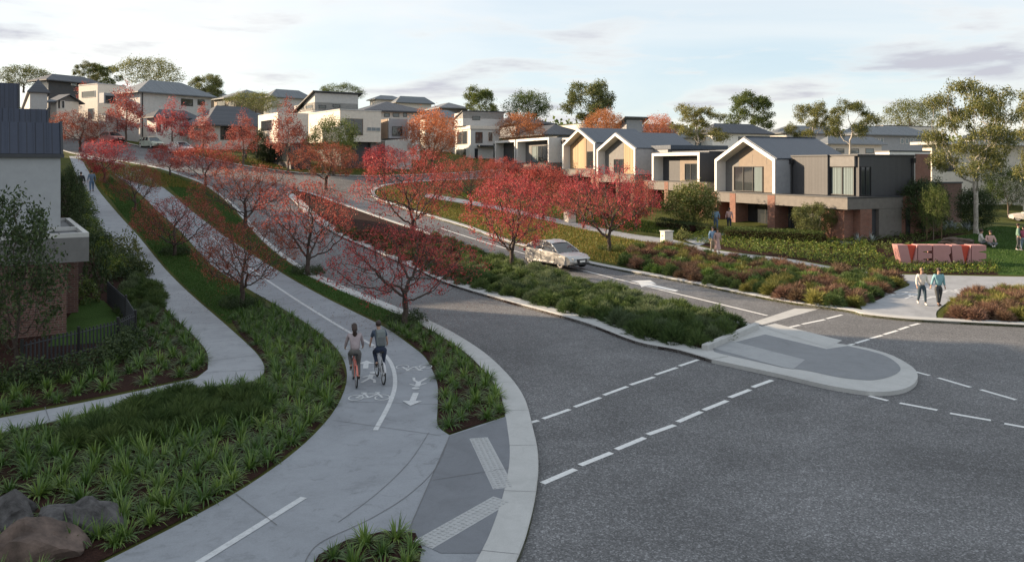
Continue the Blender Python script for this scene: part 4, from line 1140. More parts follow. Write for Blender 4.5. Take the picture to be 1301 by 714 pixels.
# ---- houses --------------------------------------------------------------
class House:
    """local frame: front faces -y, x to the right seen from the street, origin at the near front corner"""
    def __init__(s, name, label, origin, hd=H1, group=None, cat='house', gz=None):
        s.hd = hd; s.o = Vector((origin[0], origin[1])); s.gz = T(origin[0], origin[1])+.05 if gz is None else gz
        s.rz = -(PI/2-hd); s.root = empty(name, (s.o.x, s.o.y, s.gz), s.rz, label, cat, group)
    def loc(s, w):
        d = Vector((w[0], w[1]))-s.o; c, n = math.cos(-s.rz), math.sin(-s.rz)
        return Vector((d.x*c-d.y*n, d.x*n+d.y*c))
    def hit(s, px, ax, c):
        """pixel column on the plane local ax=c -> (other local coordinate, depth Z)"""
        o = s.loc((0,0)); e = s.loc(((px-CX)/F, 1)); d = e-o
        i = 0 if ax == 'x' else 1
        t = (c-o[i])/d[i]
        return o[1-i]+t*d[1-i], t
    def z(s, py, Z): return CZ-(py-HY)*Z/F-s.gz
    def part(s, name, mb, mat, parent=None, **k): return mb.build(name, mat, parent or s.root, **k)
    def win(s, face, p0, p1, y0, y1, c=0, mull=1, fm='black', gm='glass', d=.06, curtain=0):
        """window on face 'F' (plane y=c) or 'S' (plane x=c, seen from +x)"""
        a, Za = s.hit(p0, 'y' if face == 'F' else 'x', c); b, Zb = s.hit(p1, 'y' if face == 'F' else 'x', c)
        Zm = (Za+Zb)/2; s.win_l(face, min(a,b), max(a,b), s.z(y1, Zm), s.z(y0, Zm), c, mull, fm, gm, d, curtain)
    def win_l(s, face, a, b, z0, z1, c=0, mull=1, fm='black', gm='glass', d=.06, curtain=0):
        t = .05; fr = MB(); pn = MB(); cu = MB()
        def bx(m, u0, u1, z0, z1, e0, e1):
            if face == 'F': m.box(u0, u1, c-e1, c-e0, z0, z1)
            else: m.box(c+e0, c+e1, u0, u1, z0, z1)
        bx(fr,a,b,z0,z0+t,-.02,d); bx(fr,a,b,z1-t,z1,-.02,d); bx(fr,a,a+t,z0+t,z1-t,-.02,d); bx(fr,b-t,b,z0+t,z1-t,-.02,d)
        for k in range(1, mull):
            m = a+(b-a)*k/mull; bx(fr,m-t/2,m+t/2,z0+t,z1-t,-.02,d-.005)
        bx(pn,a+t,b-t,z0+t,z1-t,.004,.018)
        f = s.part('window', fr, M[fm]); p = s.part('pane', pn, M[gm], f)
        if curtain:
            lo, hi = (a+t, a+(b-a)*curtain) if curtain > 0 else (b+(b-a)*curtain, b-t)
            bx(cu, lo, hi, z0+t, z1-t, .019, .024); s.part('curtain', cu, M['curt'], f)
        return f
    def block_px(s, pL, pC, pR, Z, ytop, ybot=None, mat='pale', name='wall', lb=None, cope=None, la=None):
        """box whose near corner stands at pixel column pC and depth Z"""
        cw = ((pC-CX)/F*Z, Z); x1, y0 = s.loc(cw)
        x0 = s.hit(pL, 'y', y0)[0] if la is None else x1-la
        y1 = s.hit(pR, 'x', x1)[0] if lb is None else y0+lb
        z1 = s.z(ytop, Z); z0 = -2.5 if ybot is None else s.z(ybot, Z)
        s.part(name, MB().box(x0,x1,y0,y1,z0,z1), M[mat])
        if cope: s.part('coping', MB().box(x0-.06,x1+.06,y0-.06,y1+.06,z1+.002,z1+.13), M[cope])
        return x0,x1,y0,y1,z0,z1
    def hip(s, x0,x1,y0,y1,z,rise,mat='roofd',ov=.5,name='roof'):
        rise*=.62; x0-=ov;x1+=ov;y0-=ov;y1+=ov; w=min(x1-x0,y1-y0)/2; mb=MB()
        if x1-x0 > y1-y0: r0,r1=(x0+w,(y0+y1)/2),(x1-w,(y0+y1)/2)
        else: r0,r1=((x0+x1)/2,y0+w),((x0+x1)/2,y1-w)
        t=.16
        v=[(x0,y0,z+t),(x1,y0,z+t),(x1,y1,z+t),(x0,y1,z+t),(*r0,z+t+rise),(*r1,z+t+rise),(x0,y0,z),(x1,y0,z),(x1,y1,z),(x0,y1,z)]
        f=[(6,7,1,0),(7,8,2,1),(8,9,3,2),(9,6,0,3),(9,8,7,6)]
        if x1-x0 > y1-y0: f+=[(0,1,5,4),(1,2,5),(2,3,4,5),(3,0,4)]
        else: f+=[(0,1,4),(1,2,5,4),(2,3,5),(3,0,4,5)]
        mb.add(v,f); return s.part(name, mb, M[mat])
    def gable(s, x0,x1,y0,y1,z,rise,mat='roofd',along='x',ov=.4,wall='pale'):
        if along=='x':   # ridge parallel x
            m=(y0+y1)/2; s.part('gable_wall', MB().extx([(y0,z),(y1,z),(m,z+rise)],x0,x1), M[wall])
            k=rise/(m-y0); t=.14
            s.part('roof', MB().extx([(y0-ov,z-ov*k),(m,z+rise),(y1+ov,z-ov*k),(y1+ov,z-ov*k+t),(m,z+rise+t),(y0-ov,z-ov*k+t)][::-1],x0-ov,x1+ov), M[mat])
        else:
            m=(x0+x1)/2; s.part('gable_wall', MB().extr([(x0,z),(x1,z),(m,z+rise)],y0,y1), M[wall])
            k=rise/(m-x0); t=.14
            s.part('roof', MB().extr([(x0-ov,z-ov*k),(m,z+rise),(x1+ov,z-ov*k),(x1+ov,z-ov*k+t),(m,z+rise+t),(x0-ov,z-ov*k+t)],y0-ov,y1+ov), M[mat])
    def skil(s, x0,x1,y0,y1,za,zb,mat='roofd',wall='pale',ov=.4,ax='x'):
        """single pitch: height za at x0 (or y0), zb at x1 (or y1)"""
        zl=min(za,zb); t=.15
        if ax=='x':
            k=(zb-za)/(x1-x0)
            s.part('upper_wall', MB().extr([(x0,zl-.02),(x1,zl-.02),(x1,zb),(x0,za)] if za!=zl else [(x0,zl-.02),(x1,zl-.02),(x1,zb)],y0,y1), M[wall])
            s.part('roof', MB().extr([(x0-ov,za-ov*k),(x1+ov,zb+ov*k),(x1+ov,zb+ov*k+t),(x0-ov,za-ov*k+t)],y0-ov,y1+ov), M[mat])
        else:
            k=(zb-za)/(y1-y0)
            s.part('upper_wall', MB().extx([(y0,zl-.02),(y1,zl-.02),(y1,zb),(y0,za)] if za!=zl else [(y0,zl-.02),(y1,zl-.02),(y1,zb)],x0,x1), M[wall])
            s.part('roof', MB().extx([(y0-ov,za-ov*k),(y1+ov,zb+ov*k),(y1+ov,zb+ov*k+t),(y0-ov,za-ov*k+t)],x0-ov,x1+ov), M[mat])

def frame_gable(h, x0, x1, y0, z0, ze, rise, dep, body, w=.38, rec=1.0, wall='mid', inner=(), side='greyw', roof='slate'):
    """projecting pale gable frame, recessed wall, body and pitched roof behind"""
    m = (x0+x1)/2; k = rise/(m-x0)
    O = [(x0,z0),(x1,z0),(x1,ze),(m,ze+rise),(x0,ze)]
    wk = w*math.sqrt(1+k*k)
    I = [(x0+w,z0),(x1-w,z0),(x1-w,ze+k*w-wk),(m,ze+rise-wk),(x0+w,ze+k*w-wk)]
    mb = MB(); yb = y0+rec
    # ring of five bars without the bottom one: right post, right rafter, left rafter, left post
    idx = [(1,2),(2,3),(3,4),(4,0)]
    for a, b in idx:
        q = [O[a], O[b], I[b], I[a]]
        mb.extr(q[::-1], y0, yb)
    bm_ = mb.build('gable_frame', M['frame'], h.root)
    h.part('upper_wall', MB().extr([(x0+.004,z0),(x1-.004,z0),(x1-.004,ze-.004),(m,ze+rise-.01),(x0+.004,ze-.004)], yb+.002, dep), M[wall])
    h.part('side_face', MB().box(x1+.001, x1+.03, y0+.03, dep, z0, ze-.05), M[side])  # white side wall in grey: its shade is put into the colour
    t=.10; ov=.03
    mb=MB()
    mb.extr([(m,ze+rise+.01),(x1+ov+.06,ze-(ov+.06)*k+.01),(x1+ov+.06,ze-(ov+.06)*k+t),(m,ze+rise+t)], y0+.12, dep+.05)
    mb.extr([(x0-ov-.06,ze-(ov+.06)*k+.01),(m,ze+rise+.01),(m,ze+rise+t),(x0-ov-.06,ze-(ov+.06)*k+t)], y0+.12, dep+.05)
    h.part('roof', mb, M[roof+'y'] if roof=='slate' else M[roof])
    return yb
def frame_box(h, x0, x1, y0, z0, z1, dep, w=.3, rec=1.1, wall='char', side='char'):
    yb=y0+rec; mb=MB()
    mb.extr([(x0,z0),(x0+w,z0),(x0+w,z1-w),(x0,z1)],y0,yb); mb.extr([(x0,z1),(x0+w,z1-w),(x1-w,z1-w),(x1,z1)],y0,yb); mb.extr([(x1-w,z0),(x1,z0),(x1,z1),(x1-w,z1-w)],y0,yb)
    h.part('box_frame', mb, M['frame'])
    h.part('upper_wall', MB().box(x0+.004,x1-.004,yb+.002,dep,z0,z1-.01), M[wall])
    h.part('side_face', MB().box(x1+.001,x1+.03,y0+.03,dep,z0,z1-.02), M[side])
    h.part('roof', MB().box(x0-.03,x1+.06,yb-.1,dep+.1,z1+.002,z1+.1), M['char'])
    return yb

# ---------- corner house, nearest of the right-hand row -------------------
C0 = (22.8, 53.5); D = Vector((-math.sin(H1), math.cos(H1)))
def along(L, z=None): return (C0[0]+D.x*L, C0[1]+D.y*L)
h = House('corner_house', 'slate roofed corner house with white gable frame, dark upper block and brick pillars', C0, gz=1.1)
zt = 2.95; ztop = 5.85
# ground floor: recessed dark wall, brick pillars, fascia
h.part('ground_wall', MB().box(-14.4,-2.6,1.3,6.2,-.6,2.2), M['char'])
h.part('terrace', MB().box(-14.5,.4,-.5,1.31,-.6,-.02), M['ramp'])
for (a,b) in ((-14.4,-13.75),(-12.1,-11.4),(-7.7,-6.9)):
    h.part('brick_pillar', MB().box(a,b,.25,1.29,-.6,zt-.75+.002), M['brick'])
    h.part('brick_pillar', MB().box(a+.002,b-.002,-.03,.24,-.6,zt-.05), M['brick'])
mb=MB(); mb.box(-14.4,0,0,5.3,zt-.78,zt-.02)
h.part('fascia', mb, M['fascia'])
h.part('deck_coping', MB().box(-14.45,.05,-.06,5.4,zt,zt+.07), M['char'])
h.part('corner_wall', MB().box(-2.6,-.01,1.2,2.3,-.6,zt-.79), M['brick'])
h.part('corner_wall', MB().box(-2.7,-.6,.35,1.19,-.6,zt-.79), M['brick'])
h.part('side_wall', MB().box(-2.6,-.02,3.0,5.2,-.6,zt-.79), M['fascia'])
h.part('side_wall', MB().box(-2.55,-.3,2.31,2.99,-.6,zt-.79), M['char'])
h.part('side_wall', MB().box(-10,-.03,5.21,9.4,-.6,zt+.05), M['brick'])
for (p0,p1) in ((947,987),(917,936),(1004,1016)):
    a,_=h.hit(p0,'y',1.28); b,_=h.hit(p1,'y',1.28); h.win_l('F',a+.1,b-.1,0,2.1,1.29,3,'black','glass')
h.win_l('S',5.6,6.0,-.2,2.2,-.03,1)
# upper gable
gx0,gx1=-14.1,-6.95
k=1.75
yb=frame_gable(h,gx0,gx1,.02,zt+.08,zt+2.72,1.72,7.6,None,.27,.95,'mid')
m_=(gx0+gx1)/2
panel=[(gx0+2.0,zt+.1),(gx1-.38,zt+.1),(gx1-.38,zt+2.4),(m_,zt+3.85),(gx0+2.0,zt+3.05)]  # tan ends short at left: the frame's cast shadow is put into its outline
h.part('panel_cladding', MB().extr(panel, yb-.05, yb+.001), M['tan'])
for xx in (gx0+3.6,gx1-1.9): h.part('panel_joint', MB().box(xx,xx+.02,yb-.056,yb-.051,zt+2.3,zt+3.1), M['char'])
a,Za=h.hit(933,'y',yb-.06); b,Zb=h.hit(969.5,'y',yb-.06); h.win_l('F',a,b,zt+.12,zt+2.15,yb-.051,3,'black','glass',.08,-.28)
h.part('ridge_cap', MB().box(m_-.1,m_+.1,.15,7.6,zt+2.72+1.72+.08,zt+2.72+1.72+.13), M['slate'])
# upper dark block
ux0=-6.9; ux1=-.78
h.part('upper_block', MB().box(ux0,-3.3,1.6,7.0,zt+.08,ztop), M['dark'])
h.part('upper_block', MB().box(-3.3,-.75,1.9,7.4,zt+.08,ztop), M['dark'])
h.part('upper_block', MB().box(-3.28,-1.0,1.72,1.89,ztop-.75,ztop-.03), M['mid'])
h.part('upper_coping', MB().box(ux0,-3.24,1.52,7.06,ztop+.002,ztop+.1), M['char'])
h.part('upper_coping', MB().box(-3.235,-.66,1.66,7.5,ztop+.002,ztop+.1), M['char'])
h.win_l('F',-3.2,-1.1,zt+.12,ztop-.75,1.88,2,'black','glassb',.1,.98)
h.win_l('S',2.0,3.0,zt+.12,ztop-.75,-.75,2,'black','glass',.08)
h.part('downpipe', MB().tube([(ux0+.12,1.5,zt+.1),(ux0+.12,1.5,ztop-.5)],.05).box(ux0,ux0+.3,1.38,1.58,ztop-.55,ztop-.2), M['black'])
h.part('downpipe', MB().tube([(-.68,7.1,-.5),(-.68,7.1,ztop-.4)],.05).box(-.74,-.5,7.0,7.25,ztop-.5,ztop-.15), M['black'])
# ---------- the rest of the right-hand row ---------------------------------
def podium(h, x0, x1, zt, pillars, y1=7):
    h.part('ground_wall', MB().box(x0,x1,2.2,y1,-1,zt-.6), M['char'])
    h.part('fascia', MB().box(x0,x1,.0,y1+.2,zt-.8,zt-.03), M['fascia'])
    h.part('deck_coping', MB().box(x0-.03,x1+.03,-.05,y1+.3,zt-.028,zt+.04), M['char'])
    for p in pillars: h.part('brick_pillar', MB().box(p,p+.6,-.03,2.18,-1,zt-.03-.002), M['brick'])
zb = lambda py, Z, g: CZ-(py-HY)*Z/F-g
G2='row of framed town houses along the right footpath'
# square framed house
o=along(15.1); h=House('town_house','charcoal town house with a square white frame around tan panelled window',o,group=G2,gz=1.85)
zt=2.95; podium(h,-9.6,0,zt,(-9.5,-6.2,-1.0))
yb=frame_box(h,-8.3,-1.05,.02,zt+.05,zt+2.62,7.3,.27,1.1,'char','char')
h.part('panel_cladding', MB().box(-5.3,-1.4,yb-.05,yb+.001,zt+.06,zt+2.1), M['tan'])
h.win_l('F',-4.5,-1.9,zt+.1,zt+1.65,yb-.051,3,'black','glass',.07,-.35)
h.part('rear_block', MB().box(-9.6,.0,2.6,8.0,zt+.05,zt+2.55), M['char'])
h.part('rear_roof', MB().box(-9.7,.1,2.5,8.1,zt+2.72,zt+2.82), M['slate'])
h.win_l('F',-7.5,-4.2,0,2.0,2.19,3)
# second timber gable (nearer)
o=along(26.3); h=House('town_house','town house with white gable frame, grey panel at left and timber at right',o,group=G2,gz=2.5)
zt=2.83; podium(h,-7.7,0,zt,(-7.6,-3.5,-.7))
yb=frame_gable(h,-7.5,0,.02,zt+.04,zt+2.62,1.65,7.5,None,.27,.9,'mid',roof='slate')
h.part('timber_cladding', MB().extr([(-3.4,zt+.1),(-.4,zt+.1),(-.4,zt+2.35),(-3.4,zt+3.5)],yb-.05,yb+.001), M['timber'])
h.win_l('F',-5.4,-3.5,zt+.1,zt+1.6,yb-.002,2)
h.part('rear_block', MB().box(.04,2.4,2.2,8,zt-.5,zt+2.5), M['greyw'])
h.part('rear_roof', MB().box(-1.0,3.0,2.1,9.0,zt+2.505,zt+2.9), M['slate'])
# first timber gable (further)
o=along(34.2); h=House('town_house','town house with white gable frame, timber at left and a dark window at right',o,group=G2,gz=3.0)
zt=2.83; podium(h,-7.9,0,zt,(-7.8,-4.2,-.8))
yb=frame_gable(h,-7.5,0,.02,zt+.04,zt+2.85,1.7,7.5,None,.27,.9,'tan',roof='slate')
h.part('timber_cladding', MB().extr([(-7.1,zt+.1),(-3.4,zt+.1),(-3.4,zt+4.0),(-3.75,zt+4.1),(-7.1,zt+2.6)],yb-.05,yb+.001), M['timber'])
h.win_l('F',-3.2,-.5,zt+.1,zt+2.0,yb-.002,2)
h.part('rear_block', MB().box(-6.5,-.5,7.6,12,zt-.5,zt+3.2), M['greyw'])
# double framed house
o=along(44.8); h=House('town_house','town house with two square pale frames side by side above a dark garage',o,group=G2,gz=3.6)
zt=2.95; podium(h,-17.5,0,zt,(-9.2,-.7))
yb=frame_box(h,-17.2,-10.3,.02,zt+.05,zt+3.1,7.3,.3,1.2,'char','greyw')
yb=frame_box(h,-9.9,-.4,.02,zt+.05,zt+3.1,7.3,.3,1.2,'mid','pale')
h.win_l('F',-13.6,-11.2,zt+.1,zt+2.2,yb-.002,1,'tan','glass'); h.win_l('F',-7.6,-3.2,zt+.1,zt+2.2,yb-.002,3,'black','glass',.06,.4)
h.part('side_block', MB().box(-.36,1.9,1.6,7,zt-.6,zt+3.0), M['pale'])
h.part('downpipe', MB().tube([(.6,1.5,zt-1.4),(.6,1.5,zt+2.5)],.09).box(.3,.9,1.3,1.58,zt+2.3,zt+2.8), M['black'])
h.part('end_block', MB().box(-23,-17.5,2.2,8,-2,zt+2.9), M['char'])
h.win_l('F',-20.5,-18.4,zt+.1,zt+1.9,2.19,1)

# ---------- generic houses on the hill ------------------------------------
def origin_px(px, Z): return ((px-CX)/F*Z, Z)
def mk(label, pC, Z, name='house', hd=None, **k):
    if hd is None or hd == H1: hd = math.radians(24+max(0, 600-pC)*.07)
    o=origin_px(pC,Z); return House(name,label,o,hd,gz=T(*o),**k)
# pale stepped house beyond the side street
h=mk('pale stepped three level house across the side street, with a cream window frame',632,118)
x0,x1,y0,y1,z0,z1=h.block_px(575,598,634,120,160,None,'pale')
x=h.block_px(577,588,640,121.5,143,160,'pale','upper_wall'); h.skil(x[0],x[1],x[2],x[3],x[5]-.9,x[5]+.1,'char','pale',.2)
h.win('F',581,594,167,184,x0*0+y0,2,'cream')
h.win('S',604,613,168,182,x1,2,'black'); h.win('S',600,610,148,153,x[1],1); h.win('S',620,626,168,180,x1,1,'cream')
h.part('canopy', MB().box(x1,x1+1.2,y0+1,y0+6,h.z(186,118),h.z(186,118)+.2), M['char']); h.win('S',603,607,189,203,x1,1); h.win('F',580,592,190,204,y0,2)
h.part('sill_band', MB().box(x0-.1,x1+.15,y0-.15,y1,h.z(164,120),h.z(160,120)+.02), M['cream'])
# two tier dark hip roof behind the double framed house
h=mk('house with a two tier dark hip roof and a white clerestory band',742,130,hd=H1)
x=h.block_px(622,692,744,130,172,None,'pale'); h.hip(*x[:4],x[5],3.0,'roofd',.9)
h.win('S',694,698,173,183,x[1],1,'white'); h.win('S',702,708,173,183,x[1],1,'white'); h.win('S',712,740,173,184,x[1],4)
x=h.block_px(617,655,700,140,158,172,'greyw','upper_wall'); h.hip(*x[:4],x[5],2.2,'roofd',.9,'upper_roof')
# long parapet and skillion behind timber gables
h=mk('long flat roofed cream house behind the tall skyline tree',745,150)
x=h.block_px(690,745,800,150,157,None,'cream',cope='char')
h=mk('grey skillion roofed house between two rust coloured trees',796,130)
x=h.block_px(774,796,816,130,168,None,'greyw'); h.skil(*x[:4],x[5]-.3,x[5]+2.0,'roofg','greyw',.9); h.win('F',788,795,172,180,x[2],1,'white')
# beige block house
h=mk('large beige block house with a corner balcony and stepped parapets',432,92)
x=h.block_px(355,432,484,92,140,180,'cream','upper_wall',cope='pale'); X=x
h.part('ground_wall', MB().box(x[0]+.5,x[1]-1.0,x[2]+1.5,x[3]-1,-2,x[4]+.01), M['char'])
h.part('side_base', MB().box(x[1]-.98,x[1]-.6,x[2]+4.2,x[3]-.2,-2,x[4]+.01), M['mid'])
h.win('S',438,461,151,172,x[1],2,'tan','glass'); h.win('S',466,483,162,167,x[1],3,'pale','glassb')
h.win('F',356,372,150,176,x[2],1,'pale','glass')
x=h.block_px(328,353,392,90,143,182,'cream','wing_wall'); h.win('F',332,346,153,167,x[2],1,'pale','glass')
h.part('wing_base', MB().box(x[0]+.3,x[1]+2,x[2]+.8,x[3]-.5,-2,x[4]+.01), M['char'])
h.win('F',340,384,186,206,x[2]+.79,5,'black','glass')
# dark hip roof house and timber grey block
h=mk('white house with a broad dark hip roof and a grey and timber front block',536,112)
x=h.block_px(440,470,534,108,142,None,'white'); h.hip(*x[:4],x[5],2.6,'roofd',1.2)
for (a,b) in ((472,480),(488,495),(499,507),(512,517)): h.win('S',a,b,144,149,x[1],1,'char','glassb')
y=h.block_px(470,494,518,98,151,176,'greyw','front_block'); h.win('S',498,511,161,173,y[1],1,'black','glass')
h.part('timber_screen', MB().box(y[0],y[1]-.3,y[2]-.06,y[2]-.002,y[4],y[5]), M['timberh'])
h.part('garden_wall', MB().box(y[0],y[1]+1.5,y[2]-1,y[3],-2,y[4]-.3), M['pale'])
# skillion house behind
h=mk('pale two level house with a dark skillion roof behind the beige block',455,125)
x=h.block_px(374,400,455,118,130,None,'pale'); h.skil(*x[:4],x[5]-1.2,x[5]+1.4,'char','pale',.5)
for (a,b,c,d) in ((405,414,134,138),(423,432,133,137)): h.win('S',a,b,c,d,x[1],1)
h.win('F',376,386,134,140,x[2],1); h.win('F',389,397,134,138,x[2],1)
# far hips
for (lab,pL,pC,pR,Z,yt,rise,rm,wm) in (
 ('far grey hip roof house just above the dark hip roof',470,478,512,165,127,1.6,'roofg','pale'),
 ('far cream house with a solar panel roof left of the corner rust tree',500,505,548,160,131,2.2,'roofg','cream'),
 ('far grey house with a hip roof above the rust tree',538,560,594,150,138,2.0,'roofg','mid'),
 ('long grey roofed house on the ridge with a tan end wall',272,300,352,150,124,3.0,'roofg','tan'),
 ('grey hip roofed house on the ridge beside the skillion roof',335,345,395,145,124,2.6,'roofg','pale'),
 ('far white house with a dark hip roof left of the slate gable',885,905,978,125,170,2.6,'roofd','white'),
 ('far grey hip roofed house behind the pale gums',975,1000,1078,140,170,2.4,'roofg','pale'),
 ('grey roofed terrace with small white windows at the right skyline',1062,1090,1180,130,172,2.6,'roofg','greyw'),
 ):
    h=mk(lab,pC,Z); x=h.block_px(pL,pC,pR,Z,yt,None,wm); h.hip(*x[:4],x[5],rise,rm,.6)
    if 'terrace' in lab:
        for p in (1112,1118,1144,1150,1156,1162): h.win('S',p,p+4,176,183,x[1],1,'white','glassb')
    elif 'white house with a dark hip' in lab:
        h.win('S',910,914,174,180,x[1],1); h.win('S',938,945,174,180,x[1],1)
    elif 'tan end' in lab:
        h.win('F',276,286,129,135,x[2],1); h.win('F',290,298,130,135,x[2],2); h.part('solar_panel', MB().box(x[1]-2,x[1]-.2,x[2]+4,x[2]+9,x[5]+1.0,x[5]+1.06), M['glassb'])
for (lab,pL,pC,pR,Z,yt,rise,rm,wm) in (
 ('far pale house between the skillion roof and the long grey roof',392,404,452,150,139,2.2,'roofg','cream'),
 ('far cream house peeping over the corner rust tree',528,540,590,128,150,2.2,'roofg','cream'),
 ('far pale house left of the two tier dark roof',628,640,668,165,156,2.2,'roofg','pale'),
 ('far cream house behind the square framed house',805,815,880,150,168,2.4,'roofg','cream'),
 ('far grey roofed house just left of the slate gable roof',850,862,912,125,176,2.2,'roofg','pale'),
 ('pale house low behind the parked cars',262,280,345,128,150,2.4,'roofg','pale'),
 ('far house between the largest skyline tree and the long ridge roof',215,228,292,165,120,2.4,'roofg','tan'),
 ('far pale house directly right of the slate gable roof',1040,1052,1120,115,184,1.8,'roofg','pale')):
    h=mk(lab,pC,Z); x=h.block_px(pL,pC,pR,Z,yt,None,wm); h.hip(*x[:4],x[5],rise,rm,.6)
    w_=(pR-pC)/4
    for q in (pC+w_*.6,pC+w_*1.7,pC+w_*2.8): h.win('S',q,q+w_*.6,yt+5,yt+11,x[1],1,'char','glassb')
# cream house by the wide hip roof
h=mk('wide hip roofed pale house with a low porch roof in front',175,112)
x=h.block_px(150,178,268,112,118,None,'pale'); h.hip(*x[:4],x[5],3.4,'roofg',.7)
h.win('S',230,245,126,135,x[1],1); h.win('S',251,260,127,134,x[1],1)
h.part('downpipe', MB().tube([(x[1]+.1,x[2]+.3,-1),(x[1]+.1,x[2]+.3,x[5])],.08), M['black'])
y=h.block_px(187,198,250,107,150,None,'white','porch_wall'); h.hip(*y[:4],y[5],1.8,'roofd',.7,'porch_roof'); h.win('S',199,204,150,168,y[1],1); h.win('S',207,213,152,166,y[1],2,'white')
# cream stepped house with garage
h=mk('stepped cream house with a deep balcony above a recessed garage',124,118)
x=h.block_px(100,124,160,118,107,None,'cream',cope='pale'); y=h.block_px(126,132,180,113,118,131,'greyw','balcony_slab'); h.win('S',134,146,122,131,y[1],3,'black')
h.win('F',104,121,116,124,x[2],1,'pale','glass'); h.win('F',112,119,138,152,x[2],1,'pale','glassb')
y=h.block_px(126,134,176,114,145,None,'pale','garage_wall'); h.win('S',148,156,152,170,y[1],1,'mid','glassb')
# dark hip house at far left
h=mk('two storey house with dark upper side and grey hip roof on the left skyline',62,128)
x=h.block_px(47,62,125,128,103,None,'char'); h.hip(*x[:4],x[5],2.0,'roofd',1.0); h.win('S',90,97,104,109,x[1],1,'white','glassb'); h.win('F',49,60,104,110,x[2],3,'white','glassb')
h.part('lit_front_skin', MB().box(x[0]-.1,x[1]-.1,x[2]-.05,x[2]-.002,2,x[5]-.3), M['cream'])  # sunlit face put in as cream over the charcoal of the shaded side
y=h.block_px(64,72,100,112,128,None,'cream','wing_wall'); h.gable(*y[:4],y[5],.9,'roofd','x',.6,'mid'); h.win('S',74,76,128,138,y[1],1); h.win('S',78,82,128,138,y[1],1,'white')
# low dark roofed house
h=mk('low house with a broad dark roof and a glazed corner',248,106)
x=h.block_px(240,264,330,106,160,None,'pale'); h.hip(x[0],x[1],x[2],x[3]+2,x[5],4.6,'roofd',.9)
h.win('S',280,300,160,178,x[1],3,'black','glass'); h.win('S',303,318,160,176,x[1],2)
# grey roofs behind left row
h=mk('plain grey walled house with a dark roof behind the left ribbed roofs',38,95,hd=H2)
x=h.block_px(10,38,60,95,118,None,'leftw'); h.hip(*x[:4],x[5],2.6,'roofd',.3)
# right background
h=mk('white flat roofed house with a brick panel behind the dark upper block',1130,78)
x=h.block_px(1112,1130,1182,78,193,None,'white',cope='char'); h.win('S',1138,1147,208,216,x[1],1); h.part('brick_panel', MB().box(x[1]+.002,x[1]+.05,x[3]-2.2,x[3],-.5,x[5]-.2), M['brick'])
h=mk('long low cream house with deep eaves behind the tall gum at the right',1180,98)
x=h.block_px(1172,1184,1345,98,184,None,'cream'); h.part('roof', MB().box(x[0]-1,x[1]+2.2,x[2]-1,x[3]+1,x[5],x[5]+.35), M['pale']); h.win('S',1200,1216,200,218,x[1],2,'char'); h.win('S',1240,1262,200,216,x[1],3,'char')
h.part('carport_roof', MB().box(x[1]+2.21,x[1]+6,x[2]+8,x[3],x[5]-3.2,x[5]-2.9), M['cream'])
for p in (9,14,19,24): h.part('carport_post', MB().box(x[1]+5.5,x[1]+5.8,x[2]+p,x[2]+p+.3,-1.5,x[5]-3.21), M['cream'])
h=mk('flat roofed pale house with a parapet on the right skyline',1130,140)
x=h.block_px(1112,1122,1192,140,160,None,'cream',cope='char')
h=mk('distant pale house at the right edge of the skyline',1240,150)
x=h.block_px(1225,1240,1330,150,176,None,'pale'); h.hip(*x[:4],x[5],2.0,'roofg',.6)
# brick garden wall
o=origin_px(1150,66); h=House('garden_wall','brown brick garden wall beside the corner house, behind the dark tree',o,H1,gz=1.0,cat='wall')
x=h.block_px(1148,1150,1222,66,234,None,'brickb','wall',la=.3,cope='char')

# ---------- left row -------------------------------------------------------
def left_frame(name,label,P,**k):
    return House(name,label,P,H2+PI/2,**k)   # local x along the near wall (right), -y towards the camera
# near-left house: local x = to the right/away from the camera along its near wall
P=(-15.85,28.0)
class LH(House):
    def __init__(s,name,label,origin,rot,gz,**k):
        s.hd=0; s.o=Vector(origin); s.gz=gz; s.rz=rot; s.root=empty(name,(s.o.x,s.o.y,gz),rot,label,'house',k.get('group'))
GL='row of ribbed roof houses along the left footpath'
h=LH('brick_house','nearest left house with ribbed navy roof, grey rendered upper wall and brick base',P,H2,.1,group=GL)
# brick base
h.part('brick_wall', MB().box(-9,0,0,9,-.5,2.75), M['brickb'])
h.part('brick_wall', MB().box(.002,.62,3.4,9,-.5,2.75), M['brickb'])
h.part('fascia', MB().box(-4.2,.70,-.12,9.3,2.752,3.62), M['mid'])
mb=MB(); 
for (a,b,c,d) in ((-4.2,.70,-.12,.08),(-4.2,.70,3.1,3.3),(-4.2,.70,9.1,9.3),(.52,.70,.08,3.1),(.52,.70,3.3,9.1)): mb.box(a,b,c,d,3.623,3.78)
h.part('parapet', mb, M['pale'])
h.part('deck_beam', MB().box(-.9,-.5,.085,3.09,3.645,3.80), M['greyw'])
h.part('deck', MB().box(-4.2,.519,.081,9.1,3.622,3.64), M['char'])
